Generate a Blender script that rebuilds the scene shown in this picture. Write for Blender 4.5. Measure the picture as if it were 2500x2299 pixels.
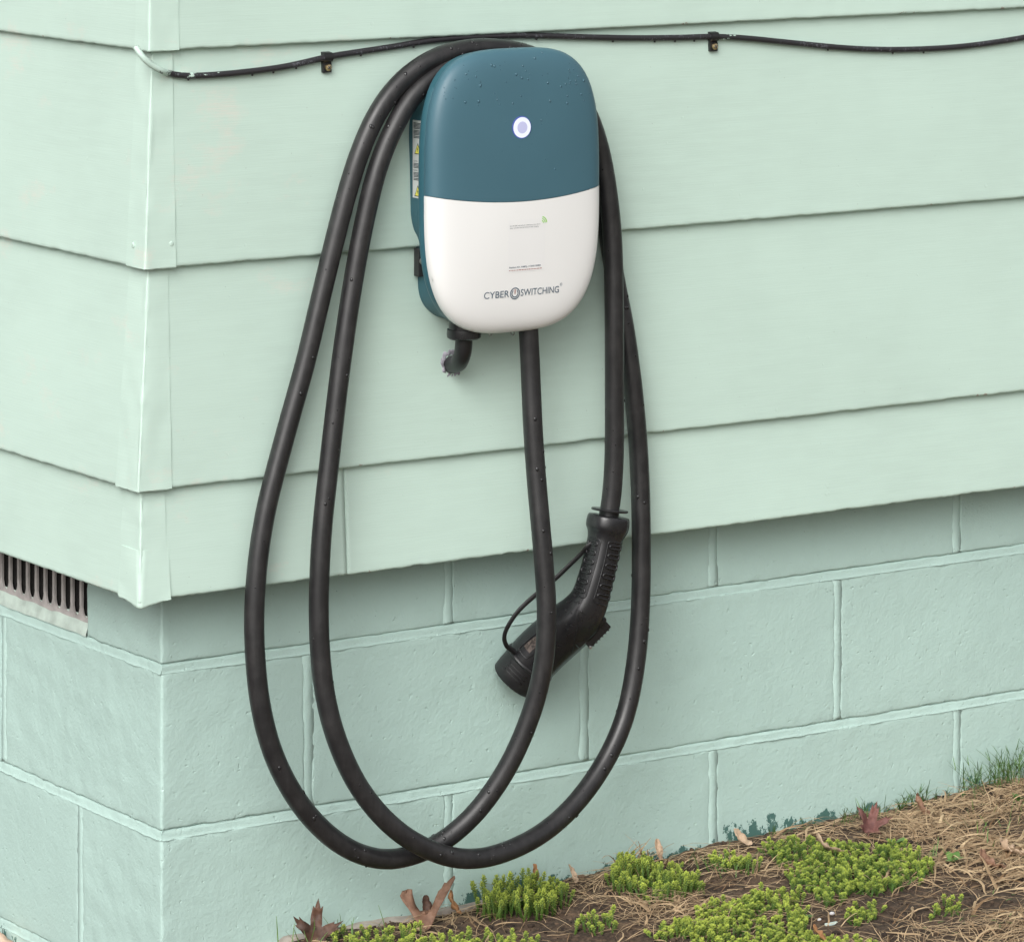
import bpy, bmesh, math, random
import numpy as np
from mathutils import Vector, noise

for o in list(bpy.data.objects):
    bpy.data.objects.remove(o)
scene = bpy.context.scene
R = math.radians

# ------------------------------------------------------------------ camera
cam_d = bpy.data.cameras.new('camera')
cam_d.sensor_fit = 'HORIZONTAL'
cam_d.sensor_width = 36.0
cam_d.lens = 10563.13 / 2500 * 36
cam_d.shift_x = 0.0
cam_d.shift_y = -(1149.5 + 695.88) / 2500
cam_d.clip_start = 0.1
cam_d.clip_end = 600
cam = bpy.data.objects.new('camera', cam_d)
cam.location = (-2.51106, -4.48538, 1.47652)
cam.rotation_euler = (R(90), 0, R(-33.8761))
scene.collection.objects.link(cam)
scene.camera = cam

# ------------------------------------------------------------------ sky and sun (bright overcast)
SUN_EL, SUN_AZ = 38.0, 231.0
world = bpy.data.worlds.new('World')
scene.world = world
world.use_nodes = True
nt = world.node_tree
nt.nodes.clear()
sky = nt.nodes.new('ShaderNodeTexSky')
sky.sky_type = 'NISHITA'
sky.sun_disc = False
sky.sun_elevation = R(SUN_EL)
sky.sun_rotation = R(SUN_AZ)
sky.dust_density = 6.0
sky.air_density = 1.0
sky.ozone_density = 1.0
hs = nt.nodes.new('ShaderNodeHueSaturation')
hs.inputs['Saturation'].default_value = 0.12
bg = nt.nodes.new('ShaderNodeBackground')
bg.inputs['Strength'].default_value = 0.15
wo = nt.nodes.new('ShaderNodeOutputWorld')
nt.links.new(sky.outputs[0], hs.inputs['Color'])
nt.links.new(hs.outputs[0], bg.inputs['Color'])
nt.links.new(bg.outputs[0], wo.inputs['Surface'])

sun_d = bpy.data.lights.new('sun', 'SUN')
sun_d.energy = 0.70
sun_d.angle = R(42)
sun_d.color = (1.0, 0.975, 0.94)
sun = bpy.data.objects.new('sun', sun_d)
sdir = Vector((math.sin(R(SUN_AZ)) * math.cos(R(SUN_EL)), math.cos(R(SUN_AZ)) * math.cos(R(SUN_EL)), math.sin(R(SUN_EL))))
sun.rotation_euler = sdir.to_track_quat('Z', 'Y').to_euler()
sun.location = sdir * 10
scene.collection.objects.link(sun)

scene.render.engine = 'CYCLES'
scene.view_settings.view_transform = 'Standard'
scene.view_settings.look = 'None'
scene.view_settings.exposure = 0.285
scene.view_settings.gamma = 1.0

# ------------------------------------------------------------------ helpers
def tag(o, label=None, cat=None, group=None, kind=None):
    if label: o['label'] = label
    if cat: o['category'] = cat
    if group: o['group'] = group
    if kind: o['kind'] = kind
    return o

def world_loc(o):
    v = Vector((0, 0, 0))
    while o is not None:
        v = v + Vector(o.location); o = o.parent
    return v

def mesh(name, verts, faces, mat, parent=None, origin=None, smooth=True, mats=None, fmat=None, angle=None):
    """verts are world coordinates; the object sits at origin (world) or at its parent."""
    base = world_loc(parent) if parent is not None else Vector((0, 0, 0))
    o_w = Vector(origin) if origin is not None else base
    vv = np.asarray(verts, dtype=float) - np.array(o_w)
    me = bpy.data.meshes.new(name)
    me.from_pydata([tuple(v) for v in vv], [], [tuple(int(i) for i in f) for f in faces])
    for m in (mats or [mat]):
        me.materials.append(m)
    if fmat is not None:
        me.polygons.foreach_set('material_index', fmat)
    if smooth:
        me.polygons.foreach_set('use_smooth', [True] * len(me.polygons))
        if angle is not None:
            me.set_sharp_from_angle(angle=R(angle))
    me.update()
    o = bpy.data.objects.new(name, me)
    o.parent = parent
    o.location = o_w - base
    scene.collection.objects.link(o)
    return o

def fix_normals(o):
    bm = bmesh.new(); bm.from_mesh(o.data)
    bmesh.ops.recalc_face_normals(bm, faces=bm.faces)
    bm.to_mesh(o.data); bm.free()
    return o

def empty(name, loc, label, cat, group=None):
    o = bpy.data.objects.new(name, None)
    o.location = loc
    o.empty_display_size = 0.05
    scene.collection.objects.link(o)
    return tag(o, label, cat, group)

def fbm(x, y, z, s, oct=3):
    return noise.fractal(Vector((x * s, y * s, z * s)), 1.0, 2.0, oct)

def spaced(a, b, edge, n):
    """n intervals between a and b, with extra samples inside `edge` of each end."""
    inner = np.linspace(a + edge, b - edge, n + 1)
    f = np.array([0, .12, .35, .65]) * edge
    return np.concatenate([a + f, inner, (b - f)[::-1]])

def box_grid(xs, ys, zs):
    """closed box surface sampled on the three coordinate lists"""
    idx = {}; V = []; F = []
    nx, ny, nz = len(xs) - 1, len(ys) - 1, len(zs) - 1
    def vid(i, j, k):
        key = (i, j, k)
        if key not in idx:
            idx[key] = len(V); V.append((xs[i], ys[j], zs[k]))
        return idx[key]
    for i in range(nx):
        for k in range(nz):
            F.append((vid(i, 0, k), vid(i + 1, 0, k), vid(i + 1, 0, k + 1), vid(i, 0, k + 1)))
            F.append((vid(i, ny, k), vid(i, ny, k + 1), vid(i + 1, ny, k + 1), vid(i + 1, ny, k)))
    for j in range(ny):
        for k in range(nz):
            F.append((vid(0, j, k), vid(0, j, k + 1), vid(0, j + 1, k + 1), vid(0, j + 1, k)))
            F.append((vid(nx, j, k), vid(nx, j + 1, k), vid(nx, j + 1, k + 1), vid(nx, j, k + 1)))
    for i in range(nx):
        for j in range(ny):
            F.append((vid(i, j, 0), vid(i, j + 1, 0), vid(i + 1, j + 1, 0), vid(i + 1, j, 0)))
            F.append((vid(i, j, nz), vid(i + 1, j, nz), vid(i + 1, j + 1, nz), vid(i, j + 1, nz)))
    return np.array(V), F

def round_box(V, lo, hi, r):
    lo, hi = np.array(lo) + r, np.array(hi) - r
    c = np.minimum(np.maximum(V, lo), hi)
    d = V - c
    L = np.linalg.norm(d, axis=1, keepdims=True)
    m = L[:, 0] > 1e-9
    out = V.copy()
    # points outside the inner box are pulled onto the rounded shell
    out[m] = c[m] + d[m] / L[m] * r
    return out

def bevel_box(name, lo, hi, mat, parent=None, r=0.002, origin=None, n=1):
    V, F = box_grid(spaced(lo[0], hi[0], r, n), spaced(lo[1], hi[1], r, n), spaced(lo[2], hi[2], r, n))
    V = round_box(V, lo, hi, r)
    return mesh(name, V, F, mat, parent, origin)

def catmull(pts, per=8, closed=False):
    P = np.array(pts, float); out = []
    n = len(P)
    rng = range(n) if closed else range(n - 1)
    for i in rng:
        if closed:
            p0, p1, p2, p3 = P[(i - 1) % n], P[i], P[(i + 1) % n], P[(i + 2) % n]
        else:
            p0 = P[i - 1] if i > 0 else 2 * P[0] - P[1]
            p1, p2 = P[i], P[i + 1]
            p3 = P[i + 2] if i + 2 < n else 2 * P[-1] - P[-2]
        for t in np.linspace(0, 1, per, endpoint=False):
            out.append(.5 * ((2 * p1) + (-p0 + p2) * t + (2 * p0 - 5 * p1 + 4 * p2 - p3) * t * t + (-p0 + 3 * p1 - 3 * p2 + p3) * t ** 3))
    if not closed: out.append(P[-1])
    return np.array(out)

def smooth_path(P, it):
    P = P.copy()
    for _ in range(it):
        P[1:-1] = .25 * P[:-2] + .5 * P[1:-1] + .25 * P[2:]
    return P

def frames(P, ref=(0, -1, 0)):
    T = np.gradient(P, axis=0)
    T /= np.linalg.norm(T, axis=1, keepdims=True)
    ref = np.array(ref, float)
    A = ref - (T @ ref)[:, None] * T
    bad = np.linalg.norm(A, axis=1) < 1e-3
    A[bad] = np.array([1, 0, 0])
    A /= np.linalg.norm(A, axis=1, keepdims=True)
    Bv = np.cross(T, A)
    return T, A, Bv

def tube_arrays(P, r, seg=12, ref=(0, -1, 0), flat=1.0, caps=True):
    P = np.array(P, float); n = len(P)
    T, A, Bv = frames(P, ref)
    r = np.broadcast_to(np.asarray(r, float), (n,))
    th = np.linspace(0, 2 * math.pi, seg, endpoint=False)
    V = (P[:, None, :] + r[:, None, None] * (np.cos(th)[None, :, None] * A[:, None, :] * flat + np.sin(th)[None, :, None] * Bv[:, None, :])).reshape(-1, 3)
    F = []
    for i in range(n - 1):
        for j in range(seg):
            a, b = i * seg + j, i * seg + (j + 1) % seg
            F.append((a, b, b + seg, a + seg))
    if caps:
        F.append(tuple(range(seg))[::-1]); F.append(tuple((n - 1) * seg + j for j in range(seg)))
    return V, F

def tube(name, P, r, mat, parent=None, seg=12, ref=(0, -1, 0), flat=1.0, origin=None):
    V, F = tube_arrays(P, r, seg, ref, flat)
    return fix_normals(mesh(name, V, F, mat, parent, origin, angle=50))

def join(parts):
    V = []; F = []; n = 0
    for v, f in parts:
        V.append(np.asarray(v, float)); F += [tuple(i + n for i in q) for q in f]; n += len(v)
    return np.concatenate(V), F

def extrude_poly(poly, y0, y1, to3=lambda a, y, b: (a, y, b)):
    n = len(poly)
    V = [to3(a, y0, b) for a, b in poly] + [to3(a, y1, b) for a, b in poly]
    F = [tuple(range(n)), tuple(range(2 * n - 1, n - 1, -1))]
    F += [(i, i + n, (i + 1) % n + n, (i + 1) % n) for i in range(n)]
    return np.array(V), F

def lathe(name, prof, axis0, axis, mat, parent=None, seg=24, origin=None):
    """prof: list of (distance along axis, radius)"""
    axis = Vector(axis).normalized()
    u = axis.orthogonal().normalized(); w = axis.cross(u)
    V = []; F = []
    for t, r in prof:
        for j in range(seg):
            a = 2 * math.pi * j / seg
            V.append(Vector(axis0) + axis * t + (u * math.cos(a) + w * math.sin(a)) * r)
    for i in range(len(prof) - 1):
        for j in range(seg):
            a, b = i * seg + j, i * seg + (j + 1) % seg
            F.append((a, b, b + seg, a + seg))
    F.append(tuple(range(seg))[::-1]); F.append(tuple((len(prof) - 1) * seg + j for j in range(seg)))
    return fix_normals(mesh(name, [tuple(v) for v in V], F, mat, parent, origin, angle=40))

# ------------------------------------------------------------------ materials
class M:
    """small node builder"""
    def __init__(s, name):
        s.m = bpy.data.materials.new(name); s.m.use_nodes = True
        s.t = s.m.node_tree; s.b = s.t.nodes['Principled BSDF']
        s._pos = None
    def n(s, typ, **kw):
        nd = s.t.nodes.new(typ)
        for k, v in kw.items():
            if k.startswith('_'): setattr(nd, k[1:], v)
            else: nd.inputs[k.replace('__', ' ')].default_value = v
        return nd
    def l(s, a, b): s.t.links.new(a, b)
    def pos(s):
        if s._pos is None: s._pos = s.n('ShaderNodeNewGeometry').outputs['Position']
        return s._pos
    def map(s, scale, loc=(0, 0, 0), rot=(0, 0, 0)):
        mp = s.n('ShaderNodeMapping'); s.l(s.pos(), mp.inputs['Vector'])
        mp.inputs['Scale'].default_value = scale; mp.inputs['Location'].default_value = loc
        mp.inputs['Rotation'].default_value = rot
        return mp.outputs[0]
    def noise(s, scale=1.0, vec=None, detail=4, rough=.55, **k):
        nd = s.n('ShaderNodeTexNoise'); nd.inputs['Scale'].default_value = scale
        nd.inputs['Detail'].default_value = detail; nd.inputs['Roughness'].default_value = rough
        s.l(vec if vec is not None else s.pos(), nd.inputs['Vector'])
        return nd.outputs['Fac']
    def voro(s, scale, vec=None, feature='F1'):
        nd = s.n('ShaderNodeTexVoronoi'); nd.feature = feature
        nd.inputs['Scale'].default_value = scale
        s.l(vec if vec is not None else s.pos(), nd.inputs['Vector'])
        return nd.outputs['Distance']
    def ramp(s, fac, stops, interp='LINEAR'):
        r = s.n('ShaderNodeValToRGB'); r.color_ramp.interpolation = interp
        e = r.color_ramp.elements
        while len(e) < len(stops): e.new(.5)
        for q, (p, c) in zip(e, stops):
            q.position = p; q.color = (c, c, c, 1) if isinstance(c, (int, float)) else tuple(c) + (1,)
        s.l(fac, r.inputs[0]); return r.outputs[0]
    def mix(s, fac, a, b, mode='MIX'):
        x = s.n('ShaderNodeMix'); x.data_type = 'RGBA'; x.blend_type = mode
        for v, i in ((fac, 0), (a, 6), (b, 7)):
            if isinstance(v, (int, float)): x.inputs[i].default_value = v
            elif isinstance(v, tuple): x.inputs[i].default_value = v + (1,)
            else: s.l(v, x.inputs[i])
        return x.outputs[2]
    def math(s, op, a, b=0.0, clamp=False):
        x = s.n('ShaderNodeMath'); x.operation = op; x.use_clamp = clamp
        for v, i in ((a, 0), (b, 1)):
            if isinstance(v, (int, float)): x.inputs[i].default_value = v
            else: s.l(v, x.inputs[i])
        return x.outputs[0]
    def xyz(s):
        q = s.n('ShaderNodeSeparateXYZ'); s.l(s.pos(), q.inputs[0]); return q.outputs
    def bump(s, h, strength=.5, dist=.002, prev=None):
        b = s.n('ShaderNodeBump'); b.inputs['Strength'].default_value = strength; b.inputs['Distance'].default_value = dist
        s.l(h, b.inputs['Height'])
        if prev is not None: s.l(prev, b.inputs['Normal'])
        return b.outputs[0]
    def out(s, color=None, rough=None, normal=None, **kw):
        for v, nme in ((color, 'Base Color'), (rough, 'Roughness')):
            if v is None: continue
            if isinstance(v, (int, float)): s.b.inputs[nme].default_value = v
            elif isinstance(v, tuple): s.b.inputs[nme].default_value = v + (1,)
            else: s.l(v, s.b.inputs[nme])
        if normal is not None: s.l(normal, s.b.inputs['Normal'])
        for k, v in kw.items(): s.b.inputs[k.replace('__', ' ')].default_value = v
        return s.m

MINT = (.497, .640, .566)
MINT_B = (.424, .577, .528)

def make_siding(name, axis, tint=MINT):
    m = M(name)
    st = (12, 12, 640) 
    grain = m.noise(1.0, m.map(st), 5, .6)
    fine = m.noise(1.0, m.map((30, 30, 1300), (3, 1, 7)), 3, .6)
    brush = m.noise(1.0, m.map((14, 14, 120), (1, 5, 2), (0.0, 0.10, 0.0)), 4, .6)
    big = m.noise(5.0, detail=3)
    scuff = m.noise(9.0, m.map((1, 1, 1.6), (4.2, 0, 1.3)), 6, .7)
    # bare, slightly pink scuffed paint, mostly beside the corner
    s = m.xyz()
    near = m.math('MULTIPLY', m.math('ABSOLUTE', m.math('ADD', s[0], -.04)), 3.2)
    mask = m.math('SUBTRACT', m.ramp(scuff, [(.56, 0.0), (.68, 1.0)]), near, True)
    mask = m.math('MULTIPLY', mask, m.ramp(fine, [(.38, .15), (.6, .8)]))
    col = m.mix(m.ramp(big, [(.35, 0.0), (.65, 1.0)]), tuple(c * .965 for c in tint), tuple(c * 1.03 for c in tint))
    col = m.mix(m.ramp(brush, [(.4, 0.0), (.62, .35)]), col, tuple(min(1, c * 1.07) for c in tint))
    col = m.mix(m.math('MULTIPLY', mask, .8), col, (.66, .62, .55))
    ed = m.n('ShaderNodeAttribute'); ed.attribute_name = 'edge'
    chipn = m.noise(38, m.map((1, 1, .6), (3, 8, 1)), 6, .75)
    chip = m.math('MULTIPLY', ed.outputs['Fac'], m.ramp(chipn, [(.60, 0.0), (.66, 1.0)]))
    col = m.mix(m.ramp(chip, [(.35, 0.0), (.55, .85)]), col, (.27, .20, .155))
    speck = m.voro(55, m.map((1, 1, 1), (.3, .7, .1)))
    col = m.mix(m.ramp(speck, [(.012, .8), (.03, 0.0)]), col, (.10, .12, .10))
    blob = m.noise(70, detail=2)
    n1 = m.bump(grain, .17, .0010)
    n1 = m.bump(fine, .18, .0006, n1)
    n1 = m.bump(m.ramp(blob, [(.73, 0.0), (.80, 1.0)]), .25, .0010, n1)
    n1 = m.bump(big, .10, .01, n1)
    return m.out(col, m.ramp(brush, [(.3, .50), (.7, .62)]), n1)

def make_block(name, tint=MINT_B):
    m = M(name)
    big = m.noise(4.0, detail=4)
    grit = m.noise(190, detail=3, rough=.6)
    lump = m.noise(75, detail=4, rough=.6)
    dist = m.n('ShaderNodeTexNoise', Scale=90.0)
    m.l(m.pos(), dist.inputs['Vector'])
    wob = m.n('ShaderNodeVectorMath'); wob.operation = 'MULTIPLY_ADD'
    m.l(dist.outputs['Color'], wob.inputs[0]); wob.inputs[1].default_value = (.012, .012, .012); m.l(m.pos(), wob.inputs[2])
    pits = m.voro(105, wob.outputs[0])
    pitn = m.noise(60, m.map((1, 1, 1), (7, 1, 2)), 2)
    pitm = m.math('MULTIPLY', m.ramp(pits, [(.06, 1.0), (.24, 0.0)]), m.ramp(pitn, [(.47, 0.0), (.56, 1.0)]))
    s = m.xyz()
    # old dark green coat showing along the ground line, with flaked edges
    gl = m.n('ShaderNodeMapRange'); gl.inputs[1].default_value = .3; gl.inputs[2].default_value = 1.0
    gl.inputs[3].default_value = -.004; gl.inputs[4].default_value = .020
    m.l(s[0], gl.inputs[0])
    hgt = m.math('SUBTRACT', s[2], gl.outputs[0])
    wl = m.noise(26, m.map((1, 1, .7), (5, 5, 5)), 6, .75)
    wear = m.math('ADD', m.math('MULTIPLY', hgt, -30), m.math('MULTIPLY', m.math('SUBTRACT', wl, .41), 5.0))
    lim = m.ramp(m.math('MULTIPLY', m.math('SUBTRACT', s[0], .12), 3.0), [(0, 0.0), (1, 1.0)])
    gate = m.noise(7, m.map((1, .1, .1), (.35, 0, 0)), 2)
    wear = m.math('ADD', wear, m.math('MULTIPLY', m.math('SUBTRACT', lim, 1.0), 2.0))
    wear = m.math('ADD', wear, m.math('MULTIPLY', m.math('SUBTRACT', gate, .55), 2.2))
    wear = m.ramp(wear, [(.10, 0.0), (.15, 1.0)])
    col = m.mix(m.ramp(big, [(.35, 0.0), (.65, 1.0)]), tuple(c * .965 for c in tint), tuple(c * 1.03 for c in tint))
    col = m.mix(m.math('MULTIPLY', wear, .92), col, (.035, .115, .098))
    mott = m.noise(13, m.map((1, 1, 1), (2, 9, 4)), 5, .7)
    col = m.mix(m.ramp(mott, [(.52, 0.0), (.75, .28)]), col, tuple(c * .80 for c in tint))
    dirt = m.voro(38, m.map((1, 1, 1), (.9, .2, .4)))
    col = m.mix(m.ramp(dirt, [(.012, .75), (.03, 0.0)]), col, (.06, .09, .08))
    n1 = m.bump(lump, .25, .0032)
    n1 = m.bump(grit, .50, .0012, n1)
    n1 = m.bump(m.math('SUBTRACT', 1.0, pitm), .45, .0013, n1)
    return m.out(col, .5, n1)

m_side_r = make_siding('painted_siding', 0)
m_cap = make_siding('painted_corner', 0, tuple(c * 1.03 for c in MINT))
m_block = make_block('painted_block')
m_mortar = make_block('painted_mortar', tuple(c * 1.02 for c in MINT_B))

def simple(name, col, rough, bump=None, var=None, **kw):
    m = M(name); c = col; nrm = None
    if var: c = m.mix(m.ramp(m.noise(var[0], detail=5), [(.35, 0.0), (.65, 1.0)]), tuple(x * (1 - var[1]) for x in col), tuple(min(1, x * (1 + var[1])) for x in col))
    if bump: nrm = m.bump(m.noise(bump[0], detail=3), bump[1], bump[2])
    return m.out(c, rough, nrm, **kw)

m_inner = simple('old_sheathing', (.16, .13, .10), .9, var=(30, .3))
m_teal = simple('teal_shell', (.051, .126, .164), .44, (1500, .10, .0003), (6, .03))
m_teal_side = simple('teal_housing', (.030, .105, .135), .42, (1200, .12, .0003), (8, .05))
m_white = simple('white_panel', (.765, .765, .755), .30, (1500, .04, .0002))
m_black = simple('black_plastic', (.013, .013, .014), .42, (900, .18, .0004), (60, .2))
m_blackm = simple('black_moulding', (.015, .015, .0165), .27, (700, .10, .0004), (40, .2))
m_bracket = simple('black_steel', (.022, .022, .023), .5)
m_steel = simple('steel_screw', (.55, .54, .52), .28, Metallic=1.0)
m_brass = simple('brass_screw', (.72, .55, .30), .28, Metallic=1.0)
m_stick = simple('white_sticker', (.62, .64, .63), .45)
m_stickf = simple('front_sticker', (.755, .755, .75), .33)
m_ink = simple('dark_ink', (.035, .045, .06), .5)
m_inkblue = simple('slate_ink', (.055, .095, .14), .5)
m_inkred = simple('red_ink', (.30, .07, .05), .5)
m_yel = simple('yellow_sign', (.78, .72, .10), .45)
m_green = simple('green_ink', (.28, .62, .10), .5)
m_putty = simple('grey_sealant', (.30, .29, .33), .85, (160, .8, .003), (120, .55))
m_vent = simple('bare_cast_metal', (.40, .375, .36), .65, (300, .3, .0008), (60, .18))
m_slot_shade = simple('slot_shade_screen', (.010, .008, .0075), .9, (900, .6, .001), (200, .5))  # screen coloured near-black so the vent slots look shaded
m_sill = simple('smeared_mortar', (.46, .55, .49), .7, (120, .5, .002), (45, .14))
m_foot = simple('raw_concrete', (.36, .32, .28), .9, (150, .7, .002), (40, .25))

def make_cable_mat():
    m = M('black_rubber')
    d = m.noise(40, detail=5, rough=.65)
    sc = m.noise(1.0, m.map((160, 160, 26), (5, 1, 2)), 4, .7)
    d = m.math('ADD', d, m.math('MULTIPLY', m.math('SUBTRACT', sc, .5), .7))
    col = m.mix(m.ramp(d, [(.4, 0.0), (.8, 1.0)]), (.0135, .0132, .0140), (.030, .0288, .0292))
    wet = m.noise(18, m.map((1, 1, 1), (3, 3, 3)), 4)
    return m.out(col, m.ramp(wet, [(.35, .33), (.65, .46)]), m.bump(m.noise(1100, detail=2), .12, .0004))
m_cable = make_cable_mat()

def make_wire_mat():
    m = M('black_wire')
    s = m.xyz()
    nz = m.noise(55, m.map((.5, 1, 1), (1, 0, 2)), 5, .7)
    f = m.math('ADD', m.math('MULTIPLY', m.math('ADD', s[0], .016), -14), m.math('MULTIPLY', m.math('SUBTRACT', nz, .46), 7))
    # a second dab of paint just past the right clip
    g = m.math('SUBTRACT', m.math('MULTIPLY', m.math('SUBTRACT', nz, .46), 9), m.math('MULTIPLY', m.math('ABSOLUTE', m.math('SUBTRACT', s[0], .80)), 28))
    f = m.math('MAXIMUM', f, m.math('SUBTRACT', g, .15))
    pr = m.noise(1.0, m.map((330, 260, 260), (0, 0, 4)), 2)
    low = m.noise(1.0, m.map((9, 1, 1), (2, 0, 0)), 1)
    prn = m.math('MULTIPLY', m.ramp(pr, [(.58, 0.0), (.64, .28)]), m.ramp(low, [(.45, 0.0), (.52, 1.0)]))
    col = m.mix(prn, (.022, .021, .024), (.30, .31, .36))
    col = m.mix(m.ramp(f, [(.1, 0.0), (.16, 1.0)]), col, MINT)
    return m.out(col, .42, m.bump(m.noise(400, detail=2), .15, .0005))
m_wire = make_wire_mat()

def make_drop_mat():
    m = M('water'); m.b.inputs['IOR'].default_value = 1.33
    return m.out((1., 1., 1.), 0.02, Transmission__Weight=1.0)
m_water = make_drop_mat()
m_wetteal = simple('wet_bead_teal', (.048, .115, .150), .05)
m_wetdark = simple('wet_bead', (.016, .016, .017), .10)

def glow(name, col, strength):
    m = M(name)
    return m.out((.05, .05, .06), .35, Emission__Color=col + (1,), Emission__Strength=strength)
m_led_w = glow('led_white', (.88, .91, 1.0), .82)
m_led_c = glow('led_center', (.68, .69, 1.0), .62)
m_led_b = glow('led_blue', (.02, .10, .75), .40)

def make_soil():
    m = M('soil')
    a = m.noise(22, detail=6, rough=.7); b = m.noise(140, detail=4, rough=.7); c = m.noise(4, detail=4)
    col = m.ramp(a, [(.28, (.015, .009, .006)), (.5, (.048, .029, .018)), (.72, (.135, .084, .050))])
    col = m.mix(m.ramp(b, [(.45, 0.0), (.7, .6)]), col, (.19, .125, .078))
    s = m.xyz()
    far = m.math('ADD', m.math('MULTIPLY', m.math('ADD', s[1], 1.1), -1.2), m.math('MULTIPLY', m.math('SUBTRACT', c, .5), 2))
    col = m.mix(m.ramp(far, [(.0, 0.0), (1.0, .8)]), col, (.20, .19, .13))  # paler tone added to unseen far ground to bounce light under the siding
    nn = m.bump(a, .8, .012); nn = m.bump(b, .9, .004, nn)
    return m.out(col, .92, nn)
m_soil = make_soil()

def plant_mat(name, lo, hi, rough=.5, trans=.0):
    m = M(name)
    at = m.n('ShaderNodeAttribute'); at.attribute_name = 'tone'
    v = m.noise(45, detail=2)
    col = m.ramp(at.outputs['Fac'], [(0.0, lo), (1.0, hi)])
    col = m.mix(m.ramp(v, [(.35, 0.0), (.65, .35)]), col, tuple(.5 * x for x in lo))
    return m.out(col, rough, None, Subsurface__Weight=trans, Subsurface__Scale=.004) if trans else m.out(col, rough)
m_sedum = plant_mat('sedum_leaf', (.060, .140, .020), (.47, .545, .080), .45)
m_straw = plant_mat('dry_straw', (.20, .115, .055), (.62, .46, .28), .7)
m_grass = plant_mat('green_grass', (.035, .095, .022), (.15, .27, .06), .5)
m_crumb = plant_mat('soil_crumb', (.024, .015, .010), (.19, .125, .08), .95)

def leaf_mat(name, a, b):
    m = M(name)
    n1 = m.noise(60, detail=6, rough=.7)
    col = m.mix(m.ramp(n1, [(.35, 0.0), (.68, 1.0)]), a, b)
    return m.out(col, .65, m.bump(m.noise(180, detail=3), .5, .001))

# ================================================================== GROUND
def ground_z(X, Y):
    g = np.interp(X, [-1, 0, .10, .17, .38, .65, .81, .98, 1.15, 1.34, 2], [-.10, -.085, -.035, 0.0, .0, .013, .020, .026, .023, .026, .04])
    g = g + .024 * np.exp(-(((X - 1.33) / .17) ** 2 + ((Y + .12) / .14) ** 2))
    return g

def ground_full(x, y):
    z = float(ground_z(x, y))
    return z + .006 * fbm(x, y, 0, 14, 4) + .004 * fbm(x + 9, y, 3, 45, 3)

def build_ground():
    xs = np.concatenate([-np.geomspace(300, .5, 26), np.arange(-.45, 1.75, .0075), np.geomspace(1.8, 300, 26)])
    ys = np.concatenate([-np.geomspace(300, 1.2, 24), np.arange(-1.15, .06, .0075), np.geomspace(.12, 300, 22)])
    V = []
    for y in ys:
        for x in xs:
            near = -.6 < x < 1.9 and -1.3 < y < .2
            V.append((x, y, ground_full(x, y) if near else float(ground_z(x, y))))
    nx = len(xs); F = []
    for j in range(len(ys) - 1):
        for i in range(nx - 1):
            a = j * nx + i
            F.append((a, a + 1, a + 1 + nx, a + nx))
    o = mesh('ground', V, F, m_soil)
    tag(o, kind='structure')
    o['label'] = 'bare brown soil along the foot of the wall'
    return o
build_ground()

# ================================================================== HOUSE
house = empty('house', (0, 0, 0), 'mint green house corner with lapped siding over a painted block foundation', 'house')
B = .2032
ZJ = [-.2445, -.0472, .15, .3472, .478]        # bed joints, bottom to top

# ---- foundation: mortar core with every block as its own piece
core = []
core.append(box_grid([.03, 3.0], [.03, 2.4], [-.4, .47]))
core.append(box_grid([.005, 3.0], [.005, .03], [-.4, .47]))
core.append(box_grid([.005, .03], [.03, .186], [-.4, .47]))
core.append(box_grid([.005, .03], [.186, .6], [-.4, .352]))
core.append(box_grid([.005, .03], [.6, 2.4], [-.4, .47]))
cv, cf = join(core)
foundation = mesh('foundation_wall', cv, cf, m_mortar, house, smooth=False)

def block(x0, x1, y0, y1, z0, z1, seed):
    r = .0034
    nx = max(2, int((x1 - x0) / .007)) if y0 <= 0.001 else 2
    ny = max(2, int((y1 - y0) / .007)) if x0 <= 0.001 else 2
    xs, ys, zs = spaced(x0, x1, r, nx), spaced(y0, y1, r, ny), spaced(z0, z1, r, max(3, int((z1 - z0) / .007)))
    V, F = box_grid(xs, ys, zs)
    V = round_box(V, (x0, y0, z0), (x1, y1, z1), r)
    for i, (x, y, z) in enumerate(V):
        a = noise.noise_vector(Vector((x * 38 + seed, y * 38, z * 38)))
        b = noise.noise_vector(Vector((x * 120 + seed, y * 120, z * 120)))
        c = noise.noise_vector(Vector((x * 9 + seed, y * 9, z * 9)))
        e = min(min(z - z0, z1 - z), min(x - x0 if y0 <= .001 else 1, x1 - x if y0 <= .001 else 1, y1 - y if x0 <= .001 else 1))
        k = 1.0 if e < .008 else .35
        V[i] += np.array(a) * .0011 * k + np.array(b) * .0009 * k + np.array(c) * .0009
    return mesh('concrete_block', V, F, m_block, foundation)

J = .0048
sd = 0
for row in range(4):
    z0, z1 = ZJ[row] + J, ZJ[row + 1] - J
    even = row in (1, 3)                        # rows whose corner block lies along the long wall
    if row == 3: z1 = .468
    xe = 2 * B if even else B                   # right-hand end of the corner block
    ye = (.186 + J if row == 3 else B) if even else 2 * B
    block(0, xe - J, 0, ye - J, z0, z1, sd); sd += 7.3
    x = xe
    while x < 2.9:
        block(x + J, x + 2 * B - J, 0, .19, z0, z1, sd); sd += 7.3
        x += 2 * B
    y = ye if row != 3 else .60
    while y < 2.2:
        block(0, .19, y + J, y + 2 * B - J, z0, z1, sd); sd += 7.3
        y += 2 * B

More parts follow.
